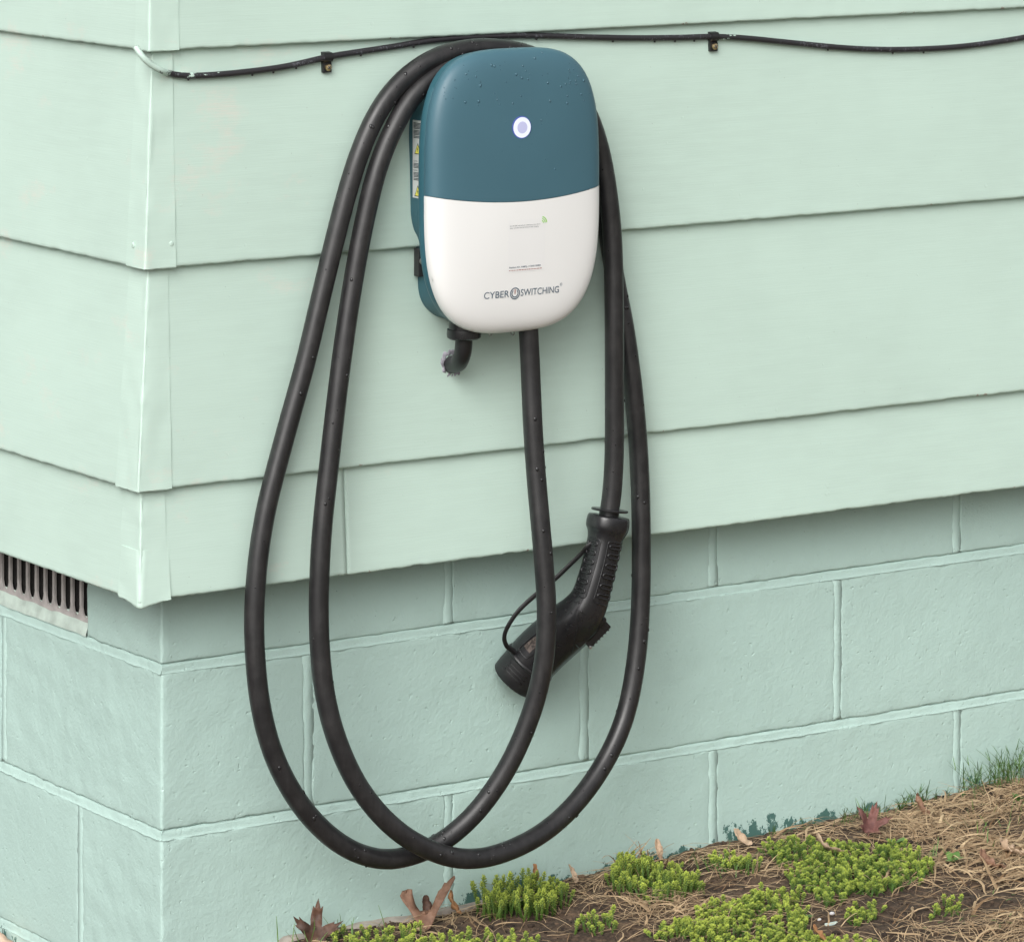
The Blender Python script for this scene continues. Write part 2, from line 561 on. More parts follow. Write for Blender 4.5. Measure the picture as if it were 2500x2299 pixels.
# upright joints are struck shallower than the bed joints
def joint(lo, hi, k):
    V, F = box_grid(np.linspace(lo[0], hi[0], 3), np.linspace(lo[1], hi[1], 3), np.linspace(lo[2], hi[2], 40))
    for i, (x, y, z) in enumerate(V):
        q = .0002 * noise.noise(Vector((z * 60, k, 0))) + .0002 * noise.noise(Vector((z * 200, k, 3)))
        V[i] += np.array([q, q, 0])
    return mesh('mortar_joint', V, F, m_mortar, foundation)
for row in range(4):
    even = row in (1, 3)
    x = 2 * B if even else B
    while x < 2.0:
        joint((x - .008, .0005, ZJ[row] + .006), (x + .008, .012, min(ZJ[row + 1] - .006, .465)), x * 9 + row); x += 2 * B
    y = B if even else 2 * B
    while y < 1.6 and row != 3:
        joint((.0005, y - .008, ZJ[row] + .006), (.012, y + .008, ZJ[row + 1] - .006), y * 7 + row); y += 2 * B
# the rounded fillet of mortar lying in each bed joint
def bed(z, k):
    out = []
    for side in (0, 1):
        n = 220; L = 1.7 if side == 0 else .9
        prof = [(.0050, .0052), (.0028, .0042), (.0021, .0010), (.0017, -.0025), (.0012, -.0048), (.0004, -.0064), (-.0002, -.0072), (.005, -.0082)]
        V = []; F = []
        for i in range(n + 1):
            u = .0008 + (L - .0008) * i / n
            for (d, dz) in prof:
                w = .0012 * noise.noise(Vector((u * 45, k + dz * 90, side))) + .0009 * noise.noise(Vector((u * 150, k, dz * 50)))
                dd = d - .0006 + w
                V.append((u, dd, z + dz + .5 * w) if side == 0 else (dd, u, z + dz + .5 * w))
        m_ = len(prof)
        for i in range(n):
            for j in range(m_ - 1):
                a = i * m_ + j
                F.append((a, a + 1, a + 1 + m_, a + m_))
        out.append((np.array(V), F))
    V, F = join(out)
    return fix_normals(mesh('bed_joint', V, F, m_mortar, foundation))
for k, z in enumerate(ZJ[1:4]): bed(z, k * 3.1)

# strip of bare concrete footing that shows above the soil
V, F = box_grid(spaced(.09, .62, .004, 70), spaced(-.016, .004, .004, 2), spaced(-.15, .004, .004, 14))
V = round_box(V, (.09, -.016, -.15), (.62, .004, .004), .004)
for i, (x, y, z) in enumerate(V):
    V[i] += np.array(noise.noise_vector(Vector((x * 30, y * 30, z * 30)))) * .004 + np.array([0, 0, np.interp(x, [.09, .12, .17, .38, .6], [-.055, -.028, .0, .0, .004])])
footing = mesh('footing', V, F, m_foot, house)

# ---- crawl-space vent in the short wall
vent = mesh('foundation_vent', *box_grid([.0105, .0295], [.187, .60], [.362, .469]), m_slot_shade, house, smooth=False)
vent['label'] = 'slotted foundation vent with bare pinkish bars and a screen blackened for the shade in the slots'
vz = .3765
pitch = .0236
rail = [(.186, .358), (.60, .358)]
top = []
for i in range(18):
    yc = .1885 + .008 + pitch * i
    r = .0090
    if yc + r > .60: break
    for a in np.linspace(0, math.pi, 11):
        top.append((yc - r * math.cos(a), vz + .0105 - .0145 * math.sin(a)))
poly = [(.186, .358), (.186, top[0][1])] + top + [(.60, top[-1][1]), (.60, .358)]
V, F = extrude_poly(poly, .004, .0065, lambda a, y, b: (y, a, b))
fix_normals(mesh('grille_rail', V, F, m_vent, vent, smooth=False))
for i in range(17):
    yc = .1885 + .008 + pitch * (i + .5)
    w = pitch / 2 - .0090
    V, F = box_grid([.0036, .0068], [yc - w + .0002, yc + w - .0002], [vz + .0095, .469])
    mesh('grille_bar', V, F, m_vent, vent, smooth=False)
sy = np.linspace(.1865, .60, 60); sz = np.linspace(0, 1, 8)
V = []; F = []
for y in sy:
    for t in sz:
        x = -.0005 + .0075 * t ** 1.5; z = .3525 + .0225 * t
        nv = noise.noise(Vector((y * 40, z * 60, 0)))
        V.append((x + .0014 * nv, y, z + .0015 * noise.noise(Vector((y * 30, 4, z * 20)))))
for i in range(len(sy) - 1):
    for j in range(7):
        a = i * 8 + j; F.append((a, a + 8, a + 9, a + 1))
sill = mesh('vent_sill', V, F, m_sill, house)

# ---- lapped siding
ZC = [.4443, .5723, .8307, 1.0844, 1.338, 1.592, 1.846, 2.10, 2.354]
DR = .063
DLs = [.064, .0663, .0567, .0515, .051, .051, .051, .051]
CAPX = [-.0261, -.0215, -.016, -.0115, -.012, -.012, -.012, -.012]     # end of each corner cap on the long wall
CAPY = [-.012, -.010, -.018, -.029, -.02, -.02, -.02, -.02]           # ... and on the short wall
GAP = [-.006, -.006, -.006, -.006, -.006, -.006, -.006, -.006]
TILT = .0092

sheath = mesh('wall_sheathing', *join([box_grid([-.036, 3.0], [-.040, .0], [.468, 2.36]), box_grid([-.040, .0], [-.036, 2.4], [.468, 2.36])]), m_inner, house, smooth=False)

def board(k, u0, u1, wall, seed):
    z0 = ZC[k]; z1 = ZC[k + 1] + .028
    d0 = DR if wall == 'R' else DLs[k]
    tl = TILT if wall == 'R' else DLs[k] - DLs[min(k + 1, 7)] + TILT
    ue = min(u1, 1.6)
    us = np.linspace(u0, ue, max(2, int((ue - u0) / .0055)))
    if u1 > ue: us = np.concatenate([us, np.linspace(ue, u1, 20)[1:]])
    vs = np.concatenate([[0, .0012, .0025, .005, .010], np.linspace(.03, z1 - z0, 8)])
    V, F = box_grid(us, np.array([0, .0084]), vs)
    edge_t = np.exp(-V[:, 2] / .0035) * (V[:, 1] < .001)
    for i, (u, w, v) in enumerate(V):
        t = v / (ZC[k + 1] - z0)
        d = d0 - tl * t - w
        front = w < .001
        edge = math.exp(-v / .006)
        chip = noise.noise(Vector((u * 34, seed, 1)))
        rag = .0006 * noise.noise(Vector((u * 60, seed, 0))) + .0006 * noise.noise(Vector((u * 170, seed, 5)))
        if chip > .18: rag += (chip - .18) * .0026 * (.6 + abs(noise.noise(Vector((u * 120, seed, 8)))))
        if k == 0 and wall == 'R': rag *= 1.5
        z = z0 + v + rag * edge + .0004 * noise.noise(Vector((u * 3, seed, 2)))
        if front:
            d += .0005 * noise.noise(Vector((u * 5, v * 8, seed))) - (.0022 if v < .0011 else .0006 if v < .002 else 0)
            d += .0008 * edge * noise.noise(Vector((u * 90, v * 90, seed)))
        V[i] = (u, -d, z) if wall == 'R' else (-d, u, z)
    if wall == 'L': F = [f[::-1] for f in F]
    o = mesh('siding_board', V, F, m_side_r, house)
    at = o.data.attributes.new('edge', 'FLOAT', 'POINT'); at.data.foreach_set('value', edge_t.astype(np.float32))
    return o

for k in range(8):
    x0 = CAPX[k] + GAP[k]
    if k == 0:
        board(k, x0, .2196, 'R', 3.1); board(k, .2208, 3.0, 'R', 8.4)
    else:
        s = [0, 1.62, 2.2, 1.9, 2.3, 1.7, 2.1, 1.5][k]
        board(k, x0, s - .0005, 'R', 4.7 * k + 1); board(k, s + .0005, 3.0, 'R', 4.7 * k + 2)
    board(k, CAPY[k] + GAP[k] * .6, 2.4, 'L', 4.7 * k + 3)

def corner_cap(k, mat, t=.0009, z0=None, z1=None, dip=.0, xe=None, ye=None, name='corner_cap', seed=0.0, rr=.0022):
    zb = ZC[k] if z0 is None else z0
    zt = ZC[k + 1] + .012 if z1 is None else z1
    xe = CAPX[k] if xe is None else xe; ye = CAPY[k] if ye is None else ye
    rows = np.concatenate([[0, .001, .0025, .005], np.linspace(.010, zt - zb, 30)])
    V = []; ns = 0
    for v in rows:
        z = zb + v
        tt = (z - ZC[k]) / (ZC[k + 1] - ZC[k])
        th_ = t if name == 'corner_cap' else t * max(.12, 1 - (v / (zt - zb)) ** 1.5)
        dr = DR - TILT * tt + th_; dl = DLs[k] - (DLs[k] - DLs[min(k + 1, 7)] + TILT) * tt + th_
        pts = []
        for y in np.linspace(ye, -dr + rr, 14): pts.append((-dl, y, 0))
        for a in np.linspace(0, math.pi / 2, 9)[1:-1]:
            pts.append((-dl + rr - rr * math.cos(a), -dr + rr - rr * math.sin(a), math.sin(2 * a)))
        for x in np.linspace(-dl + rr, xe, 14): pts.append((x, -dr, 0))
        ns = len(pts)
        arc = np.concatenate([[0], np.cumsum([math.dist(pts[i][:2], pts[i + 1][:2]) for i in range(ns - 1)])])
        mid = arc[17]
        for i, (x, y, q) in enumerate(pts):
            dc = abs(arc[i] - mid)
            lump = .0017 * math.exp(-(dc / .005) ** 2) * (noise.noise(Vector((z * 55, k + seed, 0))) + .6 * noise.noise(Vector((z * 160, k, 4))))
            lump += .0009 * noise.noise(Vector((arc[i] * 40, z * 30, k + seed)))
            if name != 'corner_cap': lump = .35 * lump + .0030 * max(0, noise.noise(Vector((arc[i] * 22 + 1.7, z * 18, seed + 3))))
            dirx = -1 if i < 14 else (1 if False else 0); 
            nx, ny = (-1, 0) if i < 14 else ((0, -1) if i > 20 else (-.7, -.7))
            edge = math.exp(-v / .008)
            zz = z - .0012 - dip * edge * math.exp(-(dc / .022) ** 2) + edge * (.0009 * noise.noise(Vector((arc[i] * 120, k, 9))))
            tk = -.0016 if v < .0005 else 0
            V.append((x + nx * (lump + tk), y + ny * (lump + tk), zz))
    nr = len(rows)
    outer = np.array(V)
    inner = outer.copy()
    for r_ in range(nr):
        for i in range(ns):
            nx, ny = (-1, 0) if i < 14 else ((0, -1) if i > 20 else (-.7, -.7))
            inner[r_ * ns + i] -= np.array([nx, ny, 0]) * .0045
    V = np.concatenate([outer, inner]); N = nr * ns; F = []
    for r_ in range(nr - 1):
        for i in range(ns - 1):
            a = r_ * ns + i
            F.append((a, a + 1, a + 1 + ns, a + ns)); F.append((N + a, N + a + ns, N + a + 1 + ns, N + a + 1))
    for i in range(ns - 1):
        F.append((i, N + i, N + i + 1, i + 1)); a = (nr - 1) * ns + i
        F.append((a, a + 1, N + a + 1, N + a))
    for r_ in range(nr - 1):
        a = r_ * ns; F.append((a, a + ns, N + a + ns, N + a))
        a = r_ * ns + ns - 1; F.append((a, N + a, N + a + ns, a + ns))
    return fix_normals(mesh(name, V, F, mat, house, angle=60))

caps = [corner_cap(k, m_cap, seed=k * 2.3) for k in range(8)]
patch = corner_cap(0, m_cap, t=.0020, z0=ZC[0] - .001, z1=ZC[0] + .060, dip=.006, xe=-.0235, ye=-.016, name='corner_patch', seed=5.5, rr=.006)
patch['label'] = 'lumpy painted filler patch at the bottom of the corner'

def dome(name, c, axis, r, h, mat, parent, seg=14):
    return lathe(name, [(-.001, r), (0, r), (h * .5, r * .88), (h * .85, r * .55), (h, r * .12)], c, axis, mat, parent, seg)
dome('nail_head', (-.0215, -.0628, .858), (0, -1, 0), .0034, .0008, m_cap, caps[2])
dome('nail_head', (-.0568, -.034, .856), (-1, 0, 0), .0034, .0008, m_cap, caps[2])
CABLE= [(.4442,-.118,.7317),(.448,-.118,.6818),(.4476,-.123,.6203),(.4488,-.129,.5528),(.4501,-.138,.4859),(.4521,-.145,.4187),(.4522,-.147,.3695),(.4484,-.145,.3202),(.4366,-.137,.2645),(.4126,-.125,.2034),(.3787,-.109,.1505),(.3411,-.099,.1198),(.3077,-.094,.1069),(.2647,-.093,.1032),(.2216,-.0929,.115),(.1792,-.0923,.1417),(.1374,-.0912,.1856),(.1033,-.0896,.2441),(.0849,-.0878,.3063),(.0783,-.086,.3668),(.0778,-.0844,.4206),(.0838,-.0826,.4796),(.0959,-.081,.5382),(.1119,-.081,.5908),(.1309,-.081,.6494),(.1506,-.081,.7081),(.169,-.081,.7733),(.1861,-.081,.8328),(.2061,-.081,.8984),(.2261,-.081,.952),(.252,-.081,.9995),(.2868,-.081,1.0358),(.3281,-.085,1.0601),(.3723,-.085,1.0693),(.417,-.085,1.0692),(.4696,-.085,1.0588),(.5165,-.083,1.0333),(.5508,-.08,.9905),(.5722,-.078,.9386),(.5871,-.0755,.8678),(.5972,-.0755,.81),(.607,-.077,.7586),(.6137,-.083,.7143),(.6211,-.088,.6508),(.6304,-.087,.5799),(.6328,-.0902,.5101),(.632,-.0934,.4344),(.6282,-.0966,.3591),(.6181,-.0998,.2911),(.5995,-.103,.2307),(.5644,-.1078,.1795),(.5141,-.1142,.1362),(.4616,-.119,.1098),(.4071,-.1222,.0973),(.3616,-.1238,.0963),(.3169,-.125,.1075),(.2674,-.123,.1344),(.2262,-.12,.1718),(.193,-.116,.2192),(.1685,-.112,.2791),(.1582,-.1069,.3367),(.1546,-.1047,.3971),(.1567,-.1024,.4568),(.1623,-.1002,.5162),(.1723,-.0978,.5814),(.1847,-.0949,.6585),(.1962,-.0924,.724),(.2106,-.0898,.7955),(.2255,-.089,.8613),(.2441,-.089,.9273),(.2658,-.089,.9737),(.2927,-.089,1.0128),(.3255,-.089,1.0383),(.3623,-.089,1.0533),(.4068,-.089,1.0556),(.4655,-.091,1.0487),(.5135,-.093,1.0248),(.5451,-.097,.9889),(.5638,-.1,.9409),(.5739,-.102,.89),(.5809,-.103,.8329),(.5825,-.104,.7697),(.5826,-.105,.7067),(.5826,-.105,.6309),(.5826,-.105,.5678),(.5795,-.105,.5176),(.5733,-.105,.4836)]
WIRE= [(-.0632,-.059,1.0864),(-.0617,-.066,1.0785),(-.0487,-.067,1.0673),(-.0284,-.067,1.0586),(-.0011,-.067,1.0532),(.0402,-.067,1.0525),(.0888,-.067,1.0544),(.1379,-.067,1.0582),(.1947,-.067,1.0666),(.2305,-.067,1.0699),(.2884,-.067,1.0748),(.3471,-.067,1.0803),(.4214,-.067,1.0816),(.4894,-.067,1.08),(.566,-.067,1.075),(.6439,-.067,1.0704),(.723,-.067,1.0678),(.7695,-.067,1.0671),(.8196,-.067,1.0631),(.8851,-.067,1.0551),(.9683,-.067,1.045),(1.0273,-.067,1.0398),(1.0956,-.067,1.0369),(1.1822,-.067,1.0372),(1.2793,-.067,1.0439)]

# ================================================================== WIRE AND CLIPS ON THE WALL
SW = -.063
WIRE = [(-.0665, -.058, 1.0895)] + WIRE[1:] + [(1.38, -.066, 1.055), (1.48, -.066, 1.062), (1.6, -.066, 1.060), (1.8, -.066, 1.045), (2.05, -.066, 1.05), (2.3, -.066, 1.06)]
wire_path = smooth_path(catmull(WIRE, 10), 6)
# rest the wire on the face of the board behind it
def board_d(z):
    for k in range(8):
        if ZC[k] <= z < ZC[k + 1]:
            return DR - TILT * (z - ZC[k]) / (ZC[k + 1] - ZC[k])
    return DR
for i, p in enumerate(wire_path):
    if p[0] > -.03: wire_path[i][1] = -(board_d(p[2]) + .0040 + .003 * max(0, noise.noise(Vector((p[0] * 4, 0, 0)))))
wire_path[:, 1] = smooth_path(wire_path, 12)[:, 1]
wire = tube('wire', wire_path, .00375, m_wire, None, 14, origin=tuple(wire_path[0]))
tag(wire, 'thin black wire running along the siding above the charger, end daubed with mint paint', 'wire')

def clip(xc, label, group):
    i = int(np.argmin(abs(wire_path[:, 0] - xc))); c = wire_path[i]
    wd = board_d(c[2]); root = empty('cable_clip', (c[0], -wd, c[2] - .009), label, 'cable clip', group)
    r = .0056; hw = .0058; t = .0016
    # strap: hugs the wire, then runs down as a flat tab
    prof = [(wd - .001, r + .0008)]
    yc = -c[1]
    for a in np.linspace(100, -90, 16):
        prof.append((yc + r * math.cos(R(a)), r * math.sin(R(a))))
    prof += [(yc - .0005, -.0065), (wd + .0052, -.0080), (wd + .0052, -.0185), (wd - .001, -.0185)]
    V = []; F = []; n = len(prof)
    for s in (-1, 1):
        for d, dz in prof: V.append((c[0] + s * hw, -d, c[2] + dz))
    for k in range(n): F.append((k, (k + 1) % n, (k + 1) % n + n, k + n))
    F.append(tuple(range(n))); F.append(tuple(range(2 * n - 1, n - 1, -1)))
    o = fix_normals(mesh('strap', V, F, m_black, root, smooth=False))
    sc = (c[0] + .001, -(wd + .0050), c[2] - .0125)
    scr = lathe('screw', [(0, .0042), (.0012, .0044), (.0026, .0036), (.0031, .0018), (.0032, .0004)], sc, (0, -1, 0), m_brass, root, 18)
    for a in (35, 125):
        dx, dz = math.cos(R(a)) * .0026, math.sin(R(a)) * .0026
        V, F = tube_arrays([(sc[0] - dx, sc[1] - .0031, sc[2] - dz), (sc[0] + dx, sc[1] - .0031, sc[2] + dz)], .00055, 6, (0, -1, .01))
        mesh('screw_slot', V, F, m_ink, scr)
    return root
clip(.1932, 'black cable clip with brass screw holding the wire near the house corner', 'cable clips on the wire')
clip(.7695, 'black cable clip with brass screw and a dab of mint paint, right of the charger', 'cable clips on the wire')

# ================================================================== CHARGER
CX, CZ, CA, CB = .416, .900, .125, .172
charger = empty('ev_charger', (CX, SW, .728), 'teal and white wall charger box with a round glowing indicator', 'charger')
def n_of(sz): return 3.55 if sz > 0 else 3.2
def out_r(th):
    c, s = math.cos(th), math.sin(th); n = n_of(s)
    return (abs(c / CA) ** n + abs(s / CB) ** n) ** (-1 / n)
def s_of(x, z):
    dx, dz = x - CX, z - CZ; n = n_of(dz)
    return (abs(dx / CA) ** n + abs(dz / CB) ** n) ** (1 / n)
def cover_d(s):
    s = min(s, 1.0)
    return .064 + .0150 * (1 - s ** 15) ** .5 + .0100 * (1 - s * s)
def on_cover(x, z, lift=.0004): return (x, SW - cover_d(s_of(x, z)) - lift, z)

def build_cover():
    seg = 128
    th = [2 * math.pi * j / seg for j in range(seg)]
    ring = [(.93, .060), (.985, .0585), (.997, .0588), (1.0, .0600), (1.0, .0635)]
    ring += [(s, cover_d(s)) for s in (1 - np.linspace(0, 1, 34) ** 2.6)][0:-1]
    V = []; F = []
    for s, d in ring:
        for t in th:
            r = out_r(t) * s
            V.append((CX + r * math.cos(t), SW - d, CZ + r * math.sin(t)))
    for i in range(len(ring) - 1):
        for j in range(seg):
            a, b = i * seg + j, i * seg + (j + 1) % seg
            F.append((a, b, b + seg, a + seg))
    c = len(V); V.append((CX, SW - cover_d(0), CZ))
    for j in range(seg):
        a = (len(ring) - 1) * seg
        F.append((a + j, a + (j + 1) % seg, c))
    V = np.array(V)
    def warp(v, sgn): 
        v = v.copy(); v[:, 2] -= sgn * .0118 * ((v[:, 0] - CX) / CA) ** 2; return v
    res = []
    for nm, mt, upper in (('upper_cover', m_teal, True), ('lower_panel', m_white, False)):
        o = mesh(nm, warp(V, 1), F, mt, charger)
        bm = bmesh.new(); bm.from_mesh(o.data)
        off = Vector((0, 0, .8885 + (.0004 if upper else -.0002) - charger.location[2]))
        bmesh.ops.bisect_plane(bm, geom=bm.verts[:] + bm.edges[:] + bm.faces[:], plane_co=off, plane_no=(0, 0, 1), clear_inner=upper, clear_outer=not upper)
        for v in bm.verts: v.co.z += .0118 * (v.co.x / CA) ** 2
        bmesh.ops.recalc_face_normals(bm, faces=bm.faces)
        bm.to_mesh(o.data); bm.free()
        o.data.set_sharp_from_angle(angle=R(50))
        res.append(o)
    res[0]['label'] = 'teal upper half of the front cover, beaded with rain'
    res[1]['label'] = 'white lower half of the front cover with logo and label'
    return res
upper, lower = build_cover()

# flange between cover and housing
seg = 128; V = []; F = []
prof = [(.80, .042), (.972, .0425), (.984, .0440), (.986, .046), (.986, .0560), (.972, .0578), (.90, .0578)]
for s, d in prof:
    for j in range(seg):
        t = 2 * math.pi * j / seg; r = out_r(t) * s
        V.append((CX + r * math.cos(t), SW - d, CZ + r * math.sin(t)))
for i in range(len(prof) - 1):
    for j in range(seg):
        a, b = i * seg + j, i * seg + (j + 1) % seg
        F.append((a, b, b + seg, a + seg))
F.append(tuple(range(seg)))
fix_normals(mesh('rim', V, F, m_teal_side, charger, angle=50))

half = [(.416, 1.034), (.372, 1.033), (.338, 1.022), (.318, 1.002), (.311, .975), (.311, .93), (.311, .884), (.3115, .868), (.3150, .853), (.3210, .841), (.3240, .826), (.3252, .800), (.3258, .778), (.331, .762), (.343, .749), (.360, .741), (.385, .738), (.416, .737)]
hp = catmull(half, 5)
poly = [tuple(p) for p in hp] + [(2 * .416 - p[0], p[1]) for p in hp[::-1][1:-1]]
V, F = extrude_poly(poly, -.054, SW - .046)
# rounded shoulders toward the wall
housing = fix_normals(mesh('housing', V, F, m_teal_side, charger, angle=35))

def text_mesh(body, height, bold=0.0):
    cu = bpy.data.curves.new('t', 'FONT'); cu.body = body; cu.size = 1.0; cu.resolution_u = 4; cu.offset = bold
    ob = bpy.data.objects.new('t', cu); scene.collection.objects.link(ob)
    dg = bpy.context.evaluated_depsgraph_get()
    me = bpy.data.meshes.new_from_object(ob.evaluated_get(dg))
    V = np.array([v.co[:] for v in me.vertices]); F = [tuple(p.vertices) for p in me.polygons]
    bpy.data.objects.remove(ob); bpy.data.curves.remove(cu); bpy.data.meshes.remove(me)
    V = V[:, :2]
    V -= V.min(0); 
    return V, F
def text_on_cover(body, x0, x1, z0, z1, mat, parent, name, bold=0.0, lift=.0005):
    V, F = text_mesh(body, 1, bold)
    w, h = V.max(0)
    P = [on_cover(x0 + (x1 - x0) * a / w, z0 + (z1 - z0) * b / h, lift) for a, b in V]
    return mesh(name, P, F, mat, parent, smooth=False)
def strip_on_cover(pts, w, lift=.0005):
    pts = np.array(pts, float); T = np.gradient(pts, axis=0); T /= np.linalg.norm(T, axis=1, keepdims=True)
    N = np.stack([-T[:, 1], T[:, 0]], 1); V = []; F = []
    for p, n in zip(pts, N):
        V.append(on_cover(*(p - n * w / 2), lift)); V.append(on_cover(*(p + n * w / 2), lift))
    for i in range(len(pts) - 1): F.append((2 * i, 2 * i + 2, 2 * i + 3, 2 * i + 1))
    return V, F
def disc_on_cover(x, z, r, mat, parent, name, lift, r0=0.0, n=40):
    V = []; F = []
    for k in range(n):
        a = 2 * math.pi * k / n
        for q in (r0, r): V.append(on_cover(x + q * math.cos(a), z + q * math.sin(a), lift))
    for k in range(n):
        a, b = 2 * k, 2 * ((k + 1) % n); F.append((a, a + 1, b + 1, b))
    return mesh(name, V, F, mat, parent)

# indicator
LX, LZ = .4135, .9778
led = lathe('indicator_light', [(-.002, .0137), (.0004, .0137), (.0010, .0134), (.0010, .0118)], on_cover(LX, LZ, 0), (0, -1, 0), m_led_b, charger, 40)
led['label'] = 'round lit indicator, white ring with lavender centre'
lathe('indicator_ring', [(0, .0125), (.0014, .0125), (.0018, .0122), (.0018, .0075)], on_cover(LX, LZ, 0), (0, -1, 0), m_led_w, led, 40)
lathe('indicator_centre', [(0, .0072), (.0020, .0072), (.0021, .0068)], on_cover(LX, LZ, 0), (0, -1, 0), m_led_c, led, 40)

# front sticker (the square code is left off)
xs, zs = np.linspace(.3935, .4475, 12), np.linspace(.8035, .8665, 12)
V = [on_cover(x, z, .00025) for z in zs for x in xs]
F = [(j * 12 + i, j * 12 + i + 1, j * 12 + i + 13, j * 12 + i + 12) for j in range(11) for i in range(11)]
stick = mesh('front_label', V, F, m_stickf, charger)
text_on_cover('Scan the QR code using the mobile app in your device', .3955, .4395, .8588, .8604, m_ink, stick, 'label_print')
text_on_cover('please and follow the instructions to start charging', .3955, .4370, .8562, .8578, m_ink, stick, 'label_print')
text_on_cover('Station ID: AMPJ-1120315089', .3955, .4415, .8080, .8104, m_inkblue, stick, 'label_print', .012)
segs = []; x = .3955
rnd = random.Random(4)
while x < .4410:
    w = rnd.uniform(.0012, .0035); segs.append(strip_on_cover([(x, .8058), (x + w, .8058)], .0008)); x += w + .0007
V, F = join(segs); mesh('label_print', V, F, m_inkred, stick, smooth=False)
arcs = []
for rr in (.0030, .0054, .0078):
    arcs.append(strip_on_cover([(.4415 + rr * math.cos(a), .8605 + rr * math.sin(a)) for a in np.linspace(R(5), R(80), 10)], .0012))
V, F = join(arcs); mesh('signal_mark', V, F, m_green, stick, smooth=False)

# maker's lettering
logo = text_on_cover('CYBER', .3612, .3972, .7738, .7820, m_inkblue, charger, 'logo_lettering', .001)
text_on_cover('SWITCHING', .4142, .4705, .7738, .7820, m_inkblue, logo, 'logo_lettering', .001)
PX, PZ = .4057, .7776
disc_on_cover(PX, PZ, .0072, m_inkblue, logo, 'logo_ring', .0005, .0060)
V, F = strip_on_cover([(PX + .0044 * math.cos(a), PZ + .0044 * math.sin(a)) for a in np.linspace(R(125), R(415), 30)], .0012)
mesh('logo_arc', V, F, m_inkblue, logo)
V, F = strip_on_cover([(PX, PZ - .0005), (PX, PZ + .0048)], .0012)
mesh('logo_bar', V, F, m_inkred, logo)
disc_on_cover(.4735, .7836, .0017, m_inkblue, logo, 'registered_mark', .0005, .0013, 20)
text_on_cover('R', .4729, .4741, .7829, .7844, m_inkblue, logo, 'registered_mark')

# side sticker with hazard triangles (on the housing flank that faces the corner)
XF = .311 - .0006
def on_side(a, b): return (XF, SW - a, b)      # a: distance from wall, b: height
V = [on_side(.004, .892), on_side(.045, .892), on_side(.045, .986), on_side(.004, .986)]
side = mesh('side_label', V, [(0, 1, 2, 3)], m_stick, charger, smooth=False)
side['label'] = 'grey warning sticker with yellow hazard triangles on the flank'
def side_poly(pts, lift, mat, name):
    V = [(XF - lift, SW - a, b) for a, b in pts]
    return mesh(name, V, [tuple(range(len(pts)))], mat, side, smooth=False)
bars = []
def bar_row(z, a0, a1):
    bars.append(([(XF - .0002, SW - a0, z - .0005), (XF - .0002, SW - a1, z - .0005), (XF - .0002, SW - a1, z + .0005), (XF - .0002, SW - a0, z + .0005)], [(0, 1, 2, 3)]))
for z, n in ((.9825, 5), (.9735, 4), (.9665, 2), (.9335, 4), (.9225, 4), (.9155, 2)):
    for i in range(n): bar_row(z - i * .0016, .006, .030 + .008 * rnd.random())
V, F = join(bars); mesh('label_print', V, F, m_ink, side, smooth=False)
def text_side(body, a0, a1, z0, z1):
    V, F = text_mesh(body, 1); w, h = V.max(0)
    mesh('label_print', [(XF - .0003, SW - (a0 + (a1 - a0) * a / w), z0 + (z1 - z0) * b / h) for a, b in V], F, m_ink, side, smooth=False)
text_side('CAUTION', .006, .015, .9355, .9375); text_side('WARNING', .006, .016, .9243, .9263)
for zc in (.9515, .9005):
    a0 = .0085
    side_poly([(a0, zc - .0065), (a0 + .0150, zc - .0065), (a0 + .0075, zc + .0075)], .0003, m_ink, 'hazard_triangle')
    side_poly([(a0 + .0018, zc - .0054), (a0 + .0132, zc - .0054), (a0 + .0075, zc + .0054)], .0005, m_yel, 'hazard_triangle')
    side_poly([(a0 + .0080, zc + .0030), (a0 + .0062, zc - .0006), (a0 + .0074, zc - .0006), (a0 + .0068, zc - .0045), (a0 + .0090, zc + .0004), (a0 + .0077, zc + .0004)], .0007, m_ink, 'hazard_bolt')

# mounting bracket and its screw
br = bevel_box('bracket', (.3170, SW - .007, .7955), (.345, SW + .004, .8295), m_bracket, charger, .0008)
sc = lathe('screw', [(0, .0042), (.0010, .0043), (.0024, .0034), (.0029, .0010)], (.3222, SW - .0068, .8145), (0, -1, 0), m_steel, br, 18)
for a in (20, 110):
    dx, dz = math.cos(R(a)) * .0024, math.sin(R(a)) * .0024
    V, F = tube_arrays([(.3222 - dx, SW - .0098, .8145 - dz), (.3222 + dx, SW - .0098, .8145 + dz)], .0005, 6, (0, -1, .01))
    mesh('screw_slot', V, F, m_ink, sc)
bevel_box('bracket', (.487, SW - .007, .7955), (.515, SW + .004, .8295), m_bracket, charger, .0008)

